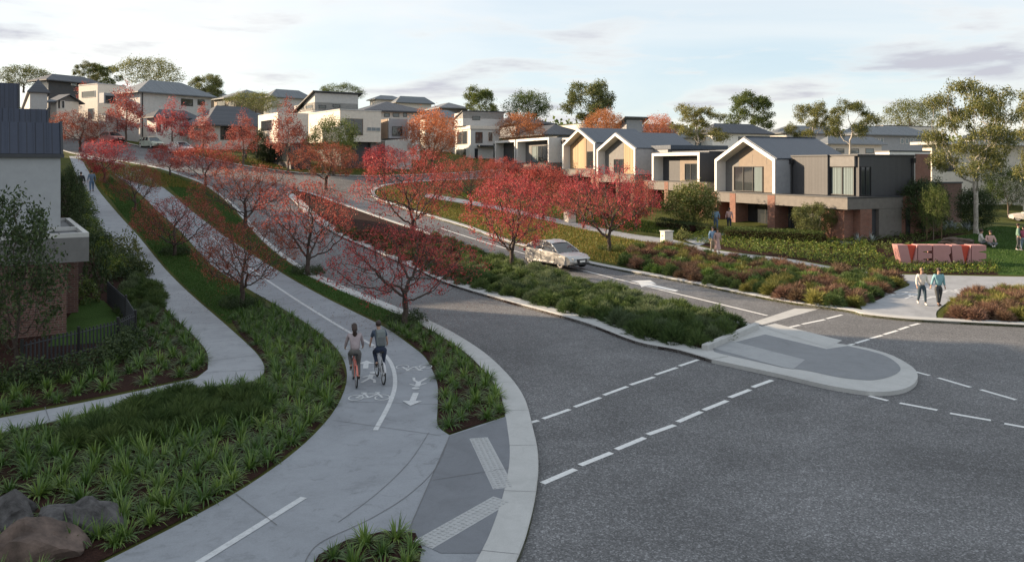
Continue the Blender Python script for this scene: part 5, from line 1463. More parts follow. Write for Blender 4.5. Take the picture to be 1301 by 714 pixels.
# upper wall, its right edge where the photo shows it
u0=h.hit(77,'y',3.3)[0]
zr=6.55
h.part('upper_wall', MB().box(u0-14,u0,3.35,11,2.7,zr), M['leftw'])
h.part('gutter', MB().box(u0-14,u0+.12,3.22,3.34,zr-.06,zr+.08), M['char'])
def ribroof(h,x0,x1,y0,y1,z,rise,run,name='roof',mat='ribs'):
    mb=MB(); mb.extx([(y0,z),(y0+run,z+rise),(y1-run,z+rise),(y1,z)][::-1],x0,x1)
    n=int((x1-x0)/.45)
    for i in range(n+1):
        a=x0+i*(x1-x0)/n; mb.extx([(y0-.03,z),(y0+run-.03,z+rise+.02),(y0+run+.05,z+rise),(y0+.05,z)][::-1],a-.02,a+.02)
    return h.part(name,mb,M[mat])
ribroof(h,u0-14,u0+.02,3.25,11,zr+.09,1.22,.5)
h.part('roof_cheek', MB().extx([(3.2,zr+.08),(3.75,zr+1.4),(10.55,zr+1.4),(11.1,zr+.08)][::-1],u0+.021,u0+.09), M['char'])
# following houses of the row, seen only by their roofs
def rowhouse(label,pR,Z,ytop,drop,ywall):
    o=origin_px(pR,Z); h=LH('row_house',label,o,H2,T(*o),group=GL); zt=CZ-(ytop-HY)*Z/F-h.gz; zw=zt-drop
    h.part('upper_wall', MB().box(-16,0,.1,9,-2.5,zw), M['leftw']); ribroof(h,-16,.02,0,9.1,zw+.01,drop,.5)
    h.part('roof_cheek', MB().extx([(-.03,zw),(.5,zt+.1),(8.6,zt+.1),(9.13,zw)][::-1],.021,.1), M['char'])
    return h,zt,zw
h,zt_,zw_=rowhouse('second left row house, its ribbed roof rising just above the nearest',60,47,139,1.9,0)
h,zt_,zw_=rowhouse('third left row house with dark upper wall and stepped ribbed roof',22,62,106,2.6,0)
h.part('side_wall', MB().box(-3,.03,-.02,.09,-2,zw_), M['char'])
h,zt_,zw_=rowhouse('fourth left row house, furthest ribbed roof at the picture edge',24,80,106,2.4,0)
# unseen block added beyond the left picture edge to shade the foreground
h=LH('shade_building','tall unseen brick block added left of the picture edge to shade the foreground',(-34,8),math.radians(92),0)
def shade_block(h,L,Wd,H):
    h.part('wall', MB().box(0,L,0,Wd,-1,H), M['brickb']); h.part('roof', MB().box(-.3,L+.3,-.3,Wd+.3,H+.002,H+.4), M['char'])
    for st in range(int(H/3.1)):
        for i in range(int(L/4)): h.win_l('F',1+i*4,3.2+i*4,st*3.1+1,st*3.1+2.5,0,2)
shade_block(h,36,14,SHADE_H)
# ---- people --------------------------------------------------------------
def cloth(name, c, var=.1):
    if name not in M: M[name] = plain(name, c, .85, var=var, scale=6)
    return M[name]
def skinmesh(name, verts, edges, rads, mat, sub=2, root=0):
    me = bpy.data.meshes.new(name); me.from_pydata(verts, edges, [])
    o = bpy.data.objects.new(name, me); COL.objects.link(o)
    o.modifiers.new('s', 'SKIN')
    for i, r in enumerate(rads):
        v = me.skin_vertices[0].data[i]; r = r if hasattr(r, '__len__') else (r, r); v.radius = r; v.use_root = (i == root)
    ss = o.modifiers.new('u', 'SUBSURF'); ss.levels = ss.render_levels = sub
    dg = bpy.context.evaluated_depsgraph_get(); dg.update()
    out = bpy.data.meshes.new_from_object(o.evaluated_get(dg)); out.name = name
    bpy.data.objects.remove(o); bpy.data.meshes.remove(me)
    out.materials.clear(); out.materials.append(mat)
    out.polygons.foreach_set('use_smooth', [True]*len(out.polygons))
    return out
def person(label, loc, rz, J, top, bottom, shoes, hair='hairb', sleeves='long', long_hair=False, skirt=False, s=1.0, group=None, legs='long', female=False):
    """J: joint dict in metres, person faces +y"""
    V = lambda k: Vector(J[k])
    g = lambda a, b, t: tuple(V(a).lerp(V(b), t))
    root = empty('person', loc, rz, label, 'person', group, (s, s, s))
    hd, nk, ch, wa, hp = V('head'), V('neck'), V('chest'), V('waist'), V('hips')
    up = (hd-nk).normalized(); fw = Vector((0,1,0)); fw = (fw-up*fw.dot(up)).normalized()
    k = .9 if female else 1.0
    verts=[tuple(hp),tuple(wa),tuple(ch),tuple(nk),tuple(hd-up*.06+fw*.012),tuple(hd+up*.05-fw*.005),tuple(hd+up*.10-fw*.01),tuple(hd-up*.015+fw*.108)]
    rads=[(.095,.07),(.07*k,.05),(.09*k,.06),(.052,.052),(.068,.08),(.078,.092),(.05,.06),(.013,.016)]
    edges=[(0,1),(1,2),(2,3),(3,4),(4,5),(5,6),(4,7)]
    def chain(start, pts, rs_):
        p=start
        for q,r in zip(pts,rs_):
            verts.append(tuple(q)); rads.append(r); edges.append((p,len(verts)-1)); p=len(verts)-1
        return p
    for sd in ('l','r'):
        sh,el,wr,ha=V('sh'+sd),V('el'+sd),V('wr'+sd),V('ha'+sd)
        e=chain(2,[sh,sh.lerp(el,.5),el,el.lerp(wr,.5),wr,wr.lerp(ha,.55)],[.042*k,.04*k,.036*k,.034*k,.025,(.034,.018)])
        hdv=(ha-wr).normalized(); lat=hdv.cross(fw); lat=lat.normalized() if lat.length>.1 else Vector((1,0,0))
        pal=wr.lerp(ha,.55); fx=lat.cross(hdv)
        for i,(off,L) in enumerate(((-.030,.065),(-.010,.075),(.010,.070),(.028,.055))):
            b=pal+fx*off+hdv*.03; chain(e,[b,b+hdv*L*.5,b+hdv*L*.85+lat*.02*(1 if sd=='l' else -1)],[.0095,.009,.008])
        chain(e,[pal+fx*(.045)+hdv*.005,pal+fx*.06+hdv*.04],[.011,.009])
        hj,kn,an,to=V('hj'+sd),V('kn'+sd),V('an'+sd),V('to'+sd)
        chain(0,[hj,hj.lerp(kn,.5),kn,kn.lerp(an,.4),an,to],[.07,.065,.048,.046,.034,.035])
    body=mobj('body', skinmesh('body',verts,edges,rads,M['skin'],1), root)
    # shirt
    def sk(n, v, e, r, m, sub=1): return mobj(n, skinmesh(n,v,e,r,m,sub), root)
    v=[tuple(wa.lerp(hp,1.15 if not skirt else .95)),tuple(wa),tuple(ch),tuple(nk.lerp(ch,.25))]; r=[(.185,.155),(.165*k,.13),(.20*k,.145),(.085,.08)]; e=[(0,1),(1,2),(2,3)]
    for sd in ('l','r'):
        sh,el,wr=V('sh'+sd),V('el'+sd),V('wr'+sd); n=len(v); v.append(tuple(sh)); r.append(.078*k); e.append((2,n))
        if sleeves=='long': v+= [tuple(el),tuple(el.lerp(wr,.85))]; r+=[.058*k,.048]; e+=[(n,n+1),(n+1,n+2)]
        elif sleeves=='short': v+=[tuple(sh.lerp(el,.75))]; r+=[.056*k]; e+=[(n,n+1)]
    sk('shirt' if not skirt else 'dress_top', v, e, r, top)
    if skirt:
        mb=MB(); nn=16; rings=[]
        kl_,kr_=V('knl'),V('knr'); lowc=(kl_+kr_)/2*.45+(V('anl')+V('anr'))/2*.55
        for j,(c,rx,ry) in enumerate(((wa,.13,.11),(hp,.17,.14),(hp.lerp(lowc,.5),.19,.17),(lowc,.25,.22))):
            for a in range(nn):
                t=2*PI*a/nn; wv=1+(.06*math.sin(6*t) if j>1 else 0); mb.v.append((c.x+rx*wv*math.cos(t),c.y+ry*wv*math.sin(t),c.z))
        for j in range(3):
            for a in range(nn): b=(a+1)%nn; mb.f.append((j*nn+a,j*nn+b,(j+1)*nn+b,(j+1)*nn+a)); mb.m.append(0)
        mb.build('skirt',top,root,smooth=True,uv=False)
    else:
        v=[tuple(hp.lerp(wa,.5)),tuple(hp)]; r=[(.155*k,.125),(.175,.14)]; e=[(0,1)]
        for sd in ('l','r'):
            hj,kn,an=V('hj'+sd),V('kn'+sd),V('an'+sd); n=len(v); end=an if legs=='long' else kn
            v+=[tuple(hj),tuple(hj.lerp(kn,.5)),tuple(kn)]; r+=[.115,.098,.074]; e+=[(1,n),(n,n+1),(n+1,n+2)]
            if legs=='long': v+=[tuple(kn.lerp(an,.45)),tuple(kn.lerp(an,.93))]; r+=[.064,.052]; e+=[(n+2,n+3),(n+3,n+4)]
        sk('trousers' if legs=='long' else 'shorts', v, e, r, bottom)
    for sd in ('l','r'):
        an,to=V('an'+sd),V('to'+sd); d=(to-an)
        sk('shoe',[tuple(an-d*.25-Vector((0,0,.02))),tuple(an+d*.4-Vector((0,0,.015))),tuple(to+d*.1)],[(0,1),(1,2)],[.045,.048,.038],shoes)
    # hair: a cap, and a fall behind the neck when long
    mb=MB(); mb.ico((0,0,0),1,3,(.092,.108,.105),.06,3)
    Mx=Matrix((fw.cross(up), fw, up)).transposed(); c=hd+up*.045-fw*.022
    mb.v=[tuple(c+Mx@Vector(p)) for p in mb.v if True]
    if long_hair:
        pts=[c-fw*.06,c-fw*.10-up*.12,c-fw*.10-up*.24,c-fw*.07-up*.36]; mb.tube(pts,[.085,.09,.08,.03],8)
    mb.build('hair',M[hair],root,smooth=True,uv=False)
    return root
def stand(step=.0, arm=.0, hold=0, bend=0):
    w=.10
    J=dict(hips=(0,0,.93),waist=(0,.0,1.08),chest=(0,.01,1.30),neck=(0,0,1.47),head=(0,.015,1.61),
      shl=(-.19,0,1.40),shr=(.19,0,1.40),hjl=(-w,0,.86),hjr=(w,0,.86),
      knl=(-w,step*.55+.02,.49),knr=(w,-step*.35+.04,.49),anl=(-w,step,.09+abs(step)*.02),anr=(w,-step,.10+abs(step)*.25),tol=(-w-.01,step+.15,.045),tor=(w+.01,-step+.13,.05+abs(step)*.05))
    J['ell']=(-.25,-.03-arm*.5,1.13); J['elr']=(.25,-.03+arm*.5,1.13)
    J['wrl']=(-.28,.05-arm,.90); J['wrr']=(.28,.05+arm,.90); J['hal']=(-.28,.08-arm,.81); J['har']=(.28,.08+arm,.81)
    if hold: # hold hand with neighbour on side hold (+1 right, -1 left)
        a='r' if hold>0 else 'l'; J['el'+a]=(.26*hold,-.02,1.14); J['wr'+a]=(.36*hold,.05,.93); J['ha'+a]=(.40*hold,.07,.85)
    return J
def at(px,py,h=.12):
    p=G(px,py,h); return p
def facing(dx,dy): return math.atan2(-dx,dy)
def place(label, px, py, dirv, J, *a, hpx=None, **k):
    p=at(px,py); s=k.pop('s',1.0)
    if hpx: s=hpx*p.y/F/1.72
    return person(label,p,facing(*dirv),J,*a,s=s,**k)
wht=cloth('cream_knit',(.66,.60,.54)); jean=cloth('dark_jeans',(.035,.06,.08)); shoew=cloth('white_shoes',(.6,.58,.55)); teal=cloth('pale_teal_shirt',(.20,.38,.42)); ch_t=cloth('charcoal_trousers',(.05,.055,.06)); shoeb=cloth('brown_shoes',(.04,.025,.02))
place('blonde woman in cream top and dark jeans walking hand in hand to the crossing',1171,387,(-.05,-1),stand(.18,.08,-1),wht,jean,shoew,hair='hairl',hpx=46,female=True,long_hair=False)
place('man in a pale teal shirt and charcoal trousers walking hand in hand towards the crossing',1192.5,389,(-.05,-1),stand(-.16,.05,1),teal,ch_t,shoeb,hpx=48)
blue=cloth('light_blue_shirt',(.22,.34,.48)); beige=cloth('beige_trousers',(.40,.32,.23)); rose=cloth('dusty_rose_dress',(.42,.28,.25)); navy=cloth('navy_cloth',(.02,.03,.06)); grey=cloth('grey_cloth',(.16,.17,.18)); blk=cloth('black_cloth',(.015,.015,.018)); pinkc=cloth('pale_pink_top',(.55,.36,.33)); greenc=cloth('green_shirt',(.16,.26,.20)); purp=cloth('mauve_top',(.42,.10,.16)); denim=cloth('blue_denim',(.09,.15,.24))
place('man in light blue shirt and beige trousers beside the woman in a dress',905.5,321.5,(.2,-1),stand(.08,.03),blue,beige,shoeb,hpx=33)
place('woman in a long dusty rose dress beside a man on the right footpath',911.5,321.8,(.2,-1),stand(.03,.03),rose,rose,shoeb,hpx=31,skirt=True,female=True,long_hair=True)
place('person in a blue shirt and jeans walking up the garden path by the magnolia',909.5,292.5,(.3,1),stand(.14,.08),blue,denim,shoeb,hpx=28)
place('person in a pale pink top standing before the dark glass between brick pillars',926.5,291.5,(-.3,-1),stand(.05,.02),pinkc,navy,shoeb,hpx=27,female=True)
place('person in black with a bag walking away on the far left footpath',103,246,(-.55,1),stand(.2,.1),blk,blk,shoeb,hpx=27)
place('person in blue grey top beside the one in black on the far footpath',116.5,244,(-.55,1),stand(-.2,.1),cloth('blue_grey_top',(.12,.17,.24)),denim,shoeb,hpx=27,female=True)
place('person in a white top near the glazed ground floor of the beige block house',327,204,(.3,-1),stand(.1,.05),shoew,grey,shoeb,hpx=15)
place('person in dark clothes near the glazed ground floor of the beige block house',312,204.5,(.3,-1),stand(.05,.05),grey,navy,shoeb,hpx=14)
place('man in a green shirt standing on the lawn at the right edge',1293.5,318.5,(.5,-.3),stand(.1,.05),greenc,ch_t,shoew,hpx=34)
place('woman in a mauve top and pale jeans standing on the lawn at the right edge',1300,319,(-.4,-.6),stand(.05,.05),purp,cloth('pale_jeans',(.22,.28,.36)),shoew,hpx=31,female=True,long_hair=True)
def sitting():
    J=stand(); J.update(hips=(0,0,.14),waist=(0,-.02,.30),chest=(0,.0,.50),neck=(0,.02,.67),head=(0,.04,.81),shl=(-.18,.0,.61),shr=(.18,.0,.61),hjl=(-.1,.05,.13),hjr=(.1,.05,.13),knl=(-.22,.40,.22),knr=(.22,.38,.24),anl=(-.05,.52,.08),anr=(.08,.60,.08),tol=(.0,.66,.05),tor=(.12,.74,.05),ell=(-.26,.08,.38),elr=(.26,.08,.38),wrl=(-.2,.28,.30),wrr=(.2,.28,.30),hal=(-.16,.36,.28),har=(.16,.36,.28)); return J
place('person in white sitting on the lawn behind the pink sign',1246,311,(.9,-.4),sitting(),shoew,grey,shoew,s=1.1)
place('person in pink and grey lounging on the lawn behind the end of the pink sign',1258,313,(-.2,-1),sitting(),pinkc,grey,shoew,s=1.1,female=True)

# ---- bicycles and cyclists ------------------------------------------------
def bicycle(label, loc, rz, fcol, group):
    b=empty('bicycle',loc,rz,label,'bicycle',group); R_=.335; wb=.52
    for y in (-wb,wb):
        w=empty('wheel',(0,y,R_)); w.parent=b
        MB().disc((0,0,0),'x',R_-.04,R_,.036,28).build('tyre',M['rubber'],w,smooth=True,uv=False)
        MB().disc((0,0,0),'x',R_-.06,R_-.035,.022,28).build('rim',M['steel'],w,uv=False)
        mb=MB()
        for k in range(14):
            a=2*PI*k/14; mb.tube([(0,0,0),(0,(R_-.05)*math.cos(a),(R_-.05)*math.sin(a))],.0022,3)
        mb.disc((0,0,0),'x',.0,.022,.08,8); mb.build('spokes',M['steel'],w,uv=False)
    fm=MB(); bb=(0,-.06,.29); st=(0,-.17,.80); hdt=(0,.34,.86); hdb=(0,.39,.68)
    for a,c,r in ((bb,st,.017),(st,hdt,.017),(bb,hdb,.02),(hdt,hdb,.022),((.05,-wb,R_),(.02,-.06,.29),.011),((-.05,-wb,R_),(-.02,-.06,.29),.011),((.05,-wb,R_),(.015,-.16,.76),.009),((-.05,-wb,R_),(-.015,-.16,.76),.009)):
        fm.tube([a,c],r,7)
    fm.build('frame',fcol,b,uv=False)
    MB().tube([hdb,(.05,.42,.60),(.05,wb,R_)],.013,6).tube([hdb,(-.05,.42,.60),(-.05,wb,R_)],.013,6).build('fork',fcol,b,uv=False)
    MB().tube([(0,.335,.86),(0,.33,1.0)],.014,6).tube([(-.29,.24,1.04),(-.16,.36,1.02),(0,.36,1.0),(.16,.36,1.02),(.29,.24,1.04)],.012,6).build('handlebar',M['steel'],b,uv=False)
    MB().tube([st,(0,-.20,.93)],.014,6).build('seat_post',M['steel'],b,uv=False)
    MB().prism([(-.075,-.34),(.075,-.34),(.06,-.22),(.02,-.05),(-.02,-.05),(-.06,-.22)],.93,.98).build('saddle',M['rubber'],b,uv=False,bevel=.012)
    mb=MB(); mb.disc((.05,-.06,.29),'x',.0,.09,.008,18); mb.tube([(.07,-.06,.29),(.07,-.03,.125)],.009,5); mb.tube([(-.07,-.06,.29),(-.07,-.09,.455)],.009,5); mb.box(.07,.17,-.08,.03,.11,.14); mb.box(-.17,-.07,-.14,-.03,.44,.47); mb.build('crank',M['steel'],b,uv=False)
    mb=MB()
    for dy in (.09,-.055): mb.tube([(.05,-.06,.29+dy*.9),(.05,-wb,R_+dy*.5)],.004,4)
    mb.build('chain',M['rubber'],b,uv=False)
    for y in (-wb,): 
        mb=MB(); n=9; q=[(y+(R_+.02)*math.cos(t),R_+(R_+.02)*math.sin(t)) for t in [PI*(.25+.65*i/n) for i in range(n+1)]]
        for i in range(n): mb.add([(-.028,q[i][0],q[i][1]),(.028,q[i][0],q[i][1]),(.028,q[i+1][0],q[i+1][1]),(-.028,q[i+1][0],q[i+1][1])],[(0,1,2,3)])
        mb.build('mudguard',fcol,b,uv=False)
    return b
def riding(lean=.0):
    return dict(hips=(0,-.17,1.06),waist=(0,-.12,1.20),chest=(0,.03+lean*.5,1.42),neck=(0,.10+lean,1.57),head=(0,.14+lean,1.71),
      shl=(-.18,.05+lean,1.51),shr=(.18,.05+lean,1.51),ell=(-.25,.10+lean*.6,1.28),elr=(.25,.10+lean*.6,1.28),wrl=(-.28,.20,1.09),wrr=(.28,.20,1.09),hal=(-.275,.27,1.05),har=(.275,.27,1.05),
      hjl=(-.10,-.12,1.0),hjr=(.10,-.12,1.0),knl=(-.13,.26,.86),knr=(.12,.12,.60),anl=(-.12,-.10,.56),anr=(.12,-.08,.21),tol=(-.125,.03,.50),tor=(.125,.06,.16))
PE=G(453,493,.12); PF=G(487.5,489,.12)
rose_m=plain('coral_bike_paint',(.55,.16,.12),.35); whb=plain('pale_bike_paint',(.5,.5,.52),.35)
a1=facing(-.30,1); a2=facing(-.38,1)
def shift(p,rz,dy): return p+Vector((-math.sin(rz)*dy,math.cos(rz)*dy,0))
B1=shift(PE,a1,.52); B2=shift(PF,a2,.52)
bicycle('coral pink bicycle ridden by the woman with long dark hair',B1,a1,rose_m,'bicycles'); bicycle('pale grey bicycle ridden by the man with the backpack',B2,a2,whb,'bicycles')
person('woman cyclist with long dark hair, pale mauve top and grey trousers riding the coral bicycle',B1,a1,riding(.0),cloth('mauve_grey_top',(.34,.28,.29)),cloth('taupe_trousers',(.12,.115,.11)),shoeb,hair='hairb',long_hair=True,female=True,group='cyclists')
person('man cyclist in dark blue clothes leaning over the handlebar of the pale bicycle',B2,a2,riding(.12),cloth('slate_blue_shirt',(.045,.065,.10)),navy,shoeb,hair='hairb',sleeves='short',group='cyclists')
bp=empty('backpack',B2,a2,'square grey backpack on the back of the male cyclist','backpack')
mb=MB(); mb.extx([(-.30,1.15),(-.10,1.20),(.05,1.56),(-.08,1.64),(-.20,1.58)],-.14,.14); mb.build('bag',cloth('grey_green_canvas',(.15,.17,.17)),bp,bevel=.03,uv=False)
MB().extx([(-.315,1.20),(-.25,1.19),(-.20,1.40),(-.262,1.43)],-.10,.10).build('pocket',cloth('grey_canvas_pocket',(.11,.12,.125)),bp,bevel=.012,uv=False)
MB().tube([(-.11,.08,1.60),(-.13,.22,1.52),(-.14,.20,1.40)],.02,5).tube([(.11,.08,1.60),(.13,.22,1.52),(.14,.20,1.40)],.02,5).build('strap',cloth('grey_canvas_pocket',(.11,.12,.125)),bp,uv=False)

for o in list(bpy.data.objects):
    if o.name in ('backpack',) or (o.get('category') in ('bicycle','person') and 'cyc' in o.get('label','')+'bicycle' and (o.get('group') in ('cyclists','bicycles'))): o.scale=(.90,)*3
# ---- cars -----------------------------------------------------------------
def car(label, loc, rz, paint, kind='sedan', group=None, L=4.75, name='car', slope=0):
    """faces +y"""
    c=empty(name,loc,rz,label,'car',group); c.rotation_euler=(slope,0,rz)
    W=.91; R_=.33; f=1.38; r=-1.40; hh=L/2
    hatch=kind=='hatch'
    zb=.24
    def arch(y): return [(y+.385*math.cos(t), R_+.385*math.sin(t)) for t in [PI*(1.06-1.12*i/10)-0 for i in range(11)]]
    low=[(-hh+.05,.32),(-hh+.25,zb)]+[(p[0],max(p[1],zb)) for p in arch(r)]+[(p[0],max(p[1],zb)) for p in arch(f)]+[(hh-.3,zb),(hh-.04,.30)]
    if hatch: up=[(hh,.50),(hh-.06,.66),(hh-.35,.80),(f-.25,.93),(0,.97),(-hh+.35,1.02),(-hh+.04,.98),(-hh,.62)]
    else: up=[(hh,.46),(hh-.03,.58),(hh-.16,.70),(hh-.50,.79),(f-.05,.87),(.75,.93),(-1.2,.98),(-hh+.45,1.02),(-hh+.06,.99),(-hh,.66)]
    prof=low+up
    # slices across the width: sides taper in plan, top edges tumble in
    xs=[-1,-.985,-.90,-.6,0,.6,.90,.985,1]; bm=bmesh.new(); rows=[]
    for x in xs:
        row=[]
        for (y,z) in prof:
            t=abs(y)/hh; pl_=1-.20*max(0,(t-.66)/.34)**2
            sx=x*W*pl_
            zz=z; yy=y
            if z>.7: sx*=1-.09*(z-.7)/.3; zz=z-.035*abs(x)**4
            if abs(x)<.99: pass
            if t>.82: yy=y*(1-.10*abs(x)**2.2)
            if abs(x)==1: zz=.5+(zz-.5)*.96
            row.append(bm.verts.new((sx,yy,zz)))
        rows.append(row)
    n=len(prof)
    for i in range(len(xs)-1):
        for j in range(n):
            k=(j+1)%n; bm.faces.new((rows[i][j],rows[i][k],rows[i+1][k],rows[i+1][j]))
    for row,rev in ((rows[0],False),(rows[-1],True)): 
        fc=bm.faces.new(row[::-1] if rev else row); bmesh.ops.triangulate(bm,faces=[fc])
    bmesh.ops.recalc_face_normals(bm,faces=bm.faces)
    me=bpy.data.meshes.new('body'); bm.to_mesh(me); bm.free(); me.materials.append(paint)
    for p in me.polygons: p.use_smooth=abs(p.normal.x)<.5
    mobj('body',me,c)
    # cabin
    if hatch: base=[(.95,.93),(-hh+.12,1.0)]; roof=[(.25,1.40),(.0,1.46),(-1.2,1.46),(-hh+.55,1.36)]
    else: base=[(1.12,.89),(-2.0,1.0)]; roof=[(.70,1.13),(.30,1.345),(.0,1.43),(-.4,1.465),(-.85,1.44),(-1.25,1.35),(-1.65,1.19)]
    wl,wr_=.80,.60
    wz=lambda z: wl+(wr_-wl)*min(1,(z-.9)/.53)
    def ringp(y,z,w): return [(-w,y,z),(w,y,z)]
    prof2=[base[0]]+roof+[base[1]]
    mb=MB(); vs=[]
    for i,(y,z) in enumerate(prof2):
        w=wz(z) if i not in (0,len(prof2)-1) else wl; vs+=ringp(y,z,w)
    m_=len(prof2); fs=[(2*i,2*i+1,2*i+3,2*i+2) for i in range(m_-1)]; 
    mb.add(vs,fs+[tuple(2*i for i in range(m_-1,-1,-1)),tuple(2*i+1 for i in range(m_))]); mb.build('window_glass',M['carglass'],c,uv=False)
    # roof skin and pillars
    rf=MB()
    def strip(pa,pb,w=.05):
        rf.tube([pa,pb],w/2,6)
    top=[q for q in roof if q[1]>1.33]
    rv_=[(x*(wz(z)+.012),y,z+.012+.03*(1-x*x)) for (y,z) in top for x in (-1,-.5,0,.5,1)]
    rf.add(rv_,[(5*i+j,5*i+j+1,5*i+j+6,5*i+j+5) for i in range(len(top)-1) for j in range(4)])
    for sx in (-1,1):
        strip((sx*wl,base[0][0],base[0][1]),(sx*wz(roof[0][1]),roof[0][0],roof[0][1]),.07)
        for i in range(len(roof)-1): strip((sx*wz(roof[i][1]),*roof[i]),(sx*wz(roof[i+1][1]),*roof[i+1]),.08 if roof[i+1][0]>-.9 or hatch else .14)
        strip((sx*wl,base[1][0],base[1][1]),(sx*wz(roof[-1][1]),*roof[-1]),.16 if not hatch else .2)
        ym=-.35; strip((sx*(wl+.005),ym,.95),(sx*(wr_+.01),ym-.02,1.42),.075)
        strip((sx*wl,base[0][0],base[0][1]),(sx*wl,base[1][0],base[1][1]),.05)
        if hatch: strip((sx*(wl+.005),-1.25,.98),(sx*(wr_+.01),-1.15,1.42),.09)
    rf.build('roof',paint,c,smooth=True,uv=False)
    for sx in (-1,1):
        for y in (f,r):
            w=empty('wheel',(sx*(W-.13),y,R_)); w.parent=c
            MB().disc((0,0,0),'x',.22,R_,.22,28).build('tyre',M['rubber'],w,smooth=False,uv=False,bevel=.015)
            rm=MB(); rm.disc((sx*.06,0,0),'x',.195,.235,.10,24); rm.disc((sx*.05,0,0),'x',0,.06,.11,10)
            for k in range(10):
                a=2*PI*k/10; rm.tube([(sx*.09,.04*math.cos(a),.04*math.sin(a)),(sx*.10,.20*math.cos(a),.20*math.sin(a))],.017,4)
            rm.build('rim',M['rimm'],w,uv=False); MB().disc((0,0,0),'x',0,.2,.02,16).build('brake',M['black'],w,uv=False)
        ml=MB(); ml.box(sx*.84-.09*(1 if sx>0 else 1),sx*.84+.09,.72,.80,.93,1.05); ml.build('mirror',paint,c,bevel=.02,uv=False)
        hl=MB(); hl.extr([(sx*.36,.56),(sx*.62,.58),(sx*.64,.66),(sx*.42,.63)][::sx],hh-.20,hh-.045); hl.build('headlight',M['lamp'],c,uv=False)
        tl=MB(); tl.box(min(sx*.42,sx*.66),max(sx*.42,sx*.66),-hh+.0,-hh+.12,.74,.87); tl.build('tail_light',M['tail'],c,uv=False)
        dl=MB(); dl.box(sx*(W-.005)-.004,sx*(W-.005)+.004,-.36,-.345,.30,.90); dl.box(sx*(W-.005)-.004,sx*(W-.005)+.004,.88,.895,.34,.86); dl.box(sx*(W-.005)-.006,sx*(W-.005)+.012,-.25,-.10,.78,.80)
        dl.build('door_seam',M['black'],c,uv=False)
        MB().box(sx*(W-.01)-.02,sx*(W-.01)+.014,r+.45,f-.45,.27,.34).build('sill',paint,c,uv=False)
    MB().extr([(-.30,.38),(.30,.38),(.36,.60),(-.36,.60)],hh-.1,hh+.012).build('grille',M['black'],c,uv=False,bevel=.008)
    MB().extr([(-.62,.30),(.62,.30),(.55,.36),(-.55,.36)],hh-.1,hh-.0).build('air_intake',M['black'],c,uv=False)
    MB().box(-.2,.2,hh+.013,hh+.02,.42,.53).build('number_plate',M['white'],c,uv=False)
    MB().box(-W+.12,W-.12,-hh+.3,hh-.35,.2,.3).build('underbody',M['black'],c,uv=False)
    return c
def paintc(name,c,metal=.3):
    m,nt,b=nmat(name); b.inputs['Base Color'].default_value=(*c,1); b.inputs['Metallic'].default_value=metal; b.inputs['Roughness'].default_value=.3; b.inputs['Coat Weight'].default_value=.7; b.inputs['Coat Roughness'].default_value=.05; return m
M['carglass']=glassm('car_glass',(.02,.025,.03),.03); M['rimm']=plain('alloy_rim',(.75,.72,.68),.35,.5,var=.02); M['lamp']=plain('headlight_lens',(.6,.62,.65),.1,.2,var=.02); M['tail']=plain('tail_lens',(.35,.02,.02),.2,var=.02)
a,b=G(681,334,0),G(718,342.7,0); d=(b-a).normalized(); hd=math.atan2(-d.x,d.y)
ca=G(640,325,0); cb=G(880,378,0); dd=(cb-ca).normalized(); rz=math.atan2(-dd.x,dd.y)
mid=(a+b)/2; nrm=Vector((-dd.y,dd.x,0)); mid=mid+nrm*.45
mid.z=T(mid.x,mid.y)+.005
car('silver champagne sedan driving down the street beside the planted median',mid,rz,paintc('champagne_paint',(.50,.49,.47),.45),'sedan',L=4.6)
GP='cars parked along the far kerb'
def parked(px,py,label,col,kind,flip=0):
    p=G(px,py,0); q=G(px+20,py+6,0); d=(G(300,213,0)-G(184,191,0)).normalized()
    rz=math.atan2(-d.x,d.y)+(PI if flip else 0); p.z=T(p.x,p.y)
    car(label,p,rz,col,kind,GP,L=4.3 if kind=='hatch' else 4.7)
parked(193,188.5,'pale silver green hatchback parked across the street, left of the white car',paintc('silver_green_paint',(.50,.56,.47),.2),'hatch')
parked(230,195.5,'white car parked across the street behind the low red tree',paintc('white_car_paint',(.75,.72,.70),.05),'hatch')
parked(143,181,'pinkish red car parked furthest up the street',paintc('rose_car_paint',(.50,.18,.17),.2),'sedan')
p=G(1300,283,0); car('pale car at the right edge beyond the lawn',Vector((p.x+1.2,p.y,T(p.x,p.y)+.12)),.9,paintc('pale_car_paint',(.6,.55,.5),.1),'sedan')

# ---- pink letter sign ------------------------------------------------------
p=G(1145,337,.05); q=G(1250,335,.05)
sg=empty('letter_sign',(p.x,p.y,T(p.x,p.y)+.08),0,'low sign of joined pink block letters reading VERVE with red wedges','sign')
S_=5.45/(845-130)*p.y/49.6; Hh=1.24*p.y/49.6
dq=(q-p); sg.rotation_euler=(0,0,math.radians(-3)); sg.location.x=(1140-CX)/F*p.y
def lx(v): return (v-130)*S_
dp=.75
def letter(name,poly): return MB().extr([(lx(a),b*Hh) for a,b in poly],0,dp).build(name,M['pink'],sg,uv=False,bevel=.004)
letter('letter',[(167,0),(248,0),(212,1),(130,1)])            # V left arm
letter('letter',[(254,0),(292,0),(292,1),(291,1)])            # V right arm
MB().extr([(lx(214),Hh*.97),(lx(251),.03),(lx(288),Hh*.97)][::-1],.12,dp-.05).build('wedge',M['redpaint'],sg,uv=False)
letter('letter',[(298,0),(410,0),(410,.20),(340,.25),(340,.29),(410,.34),(410,.58),(340,.63),(340,.67),(410,.72),(410,1),(298,1)])   # E
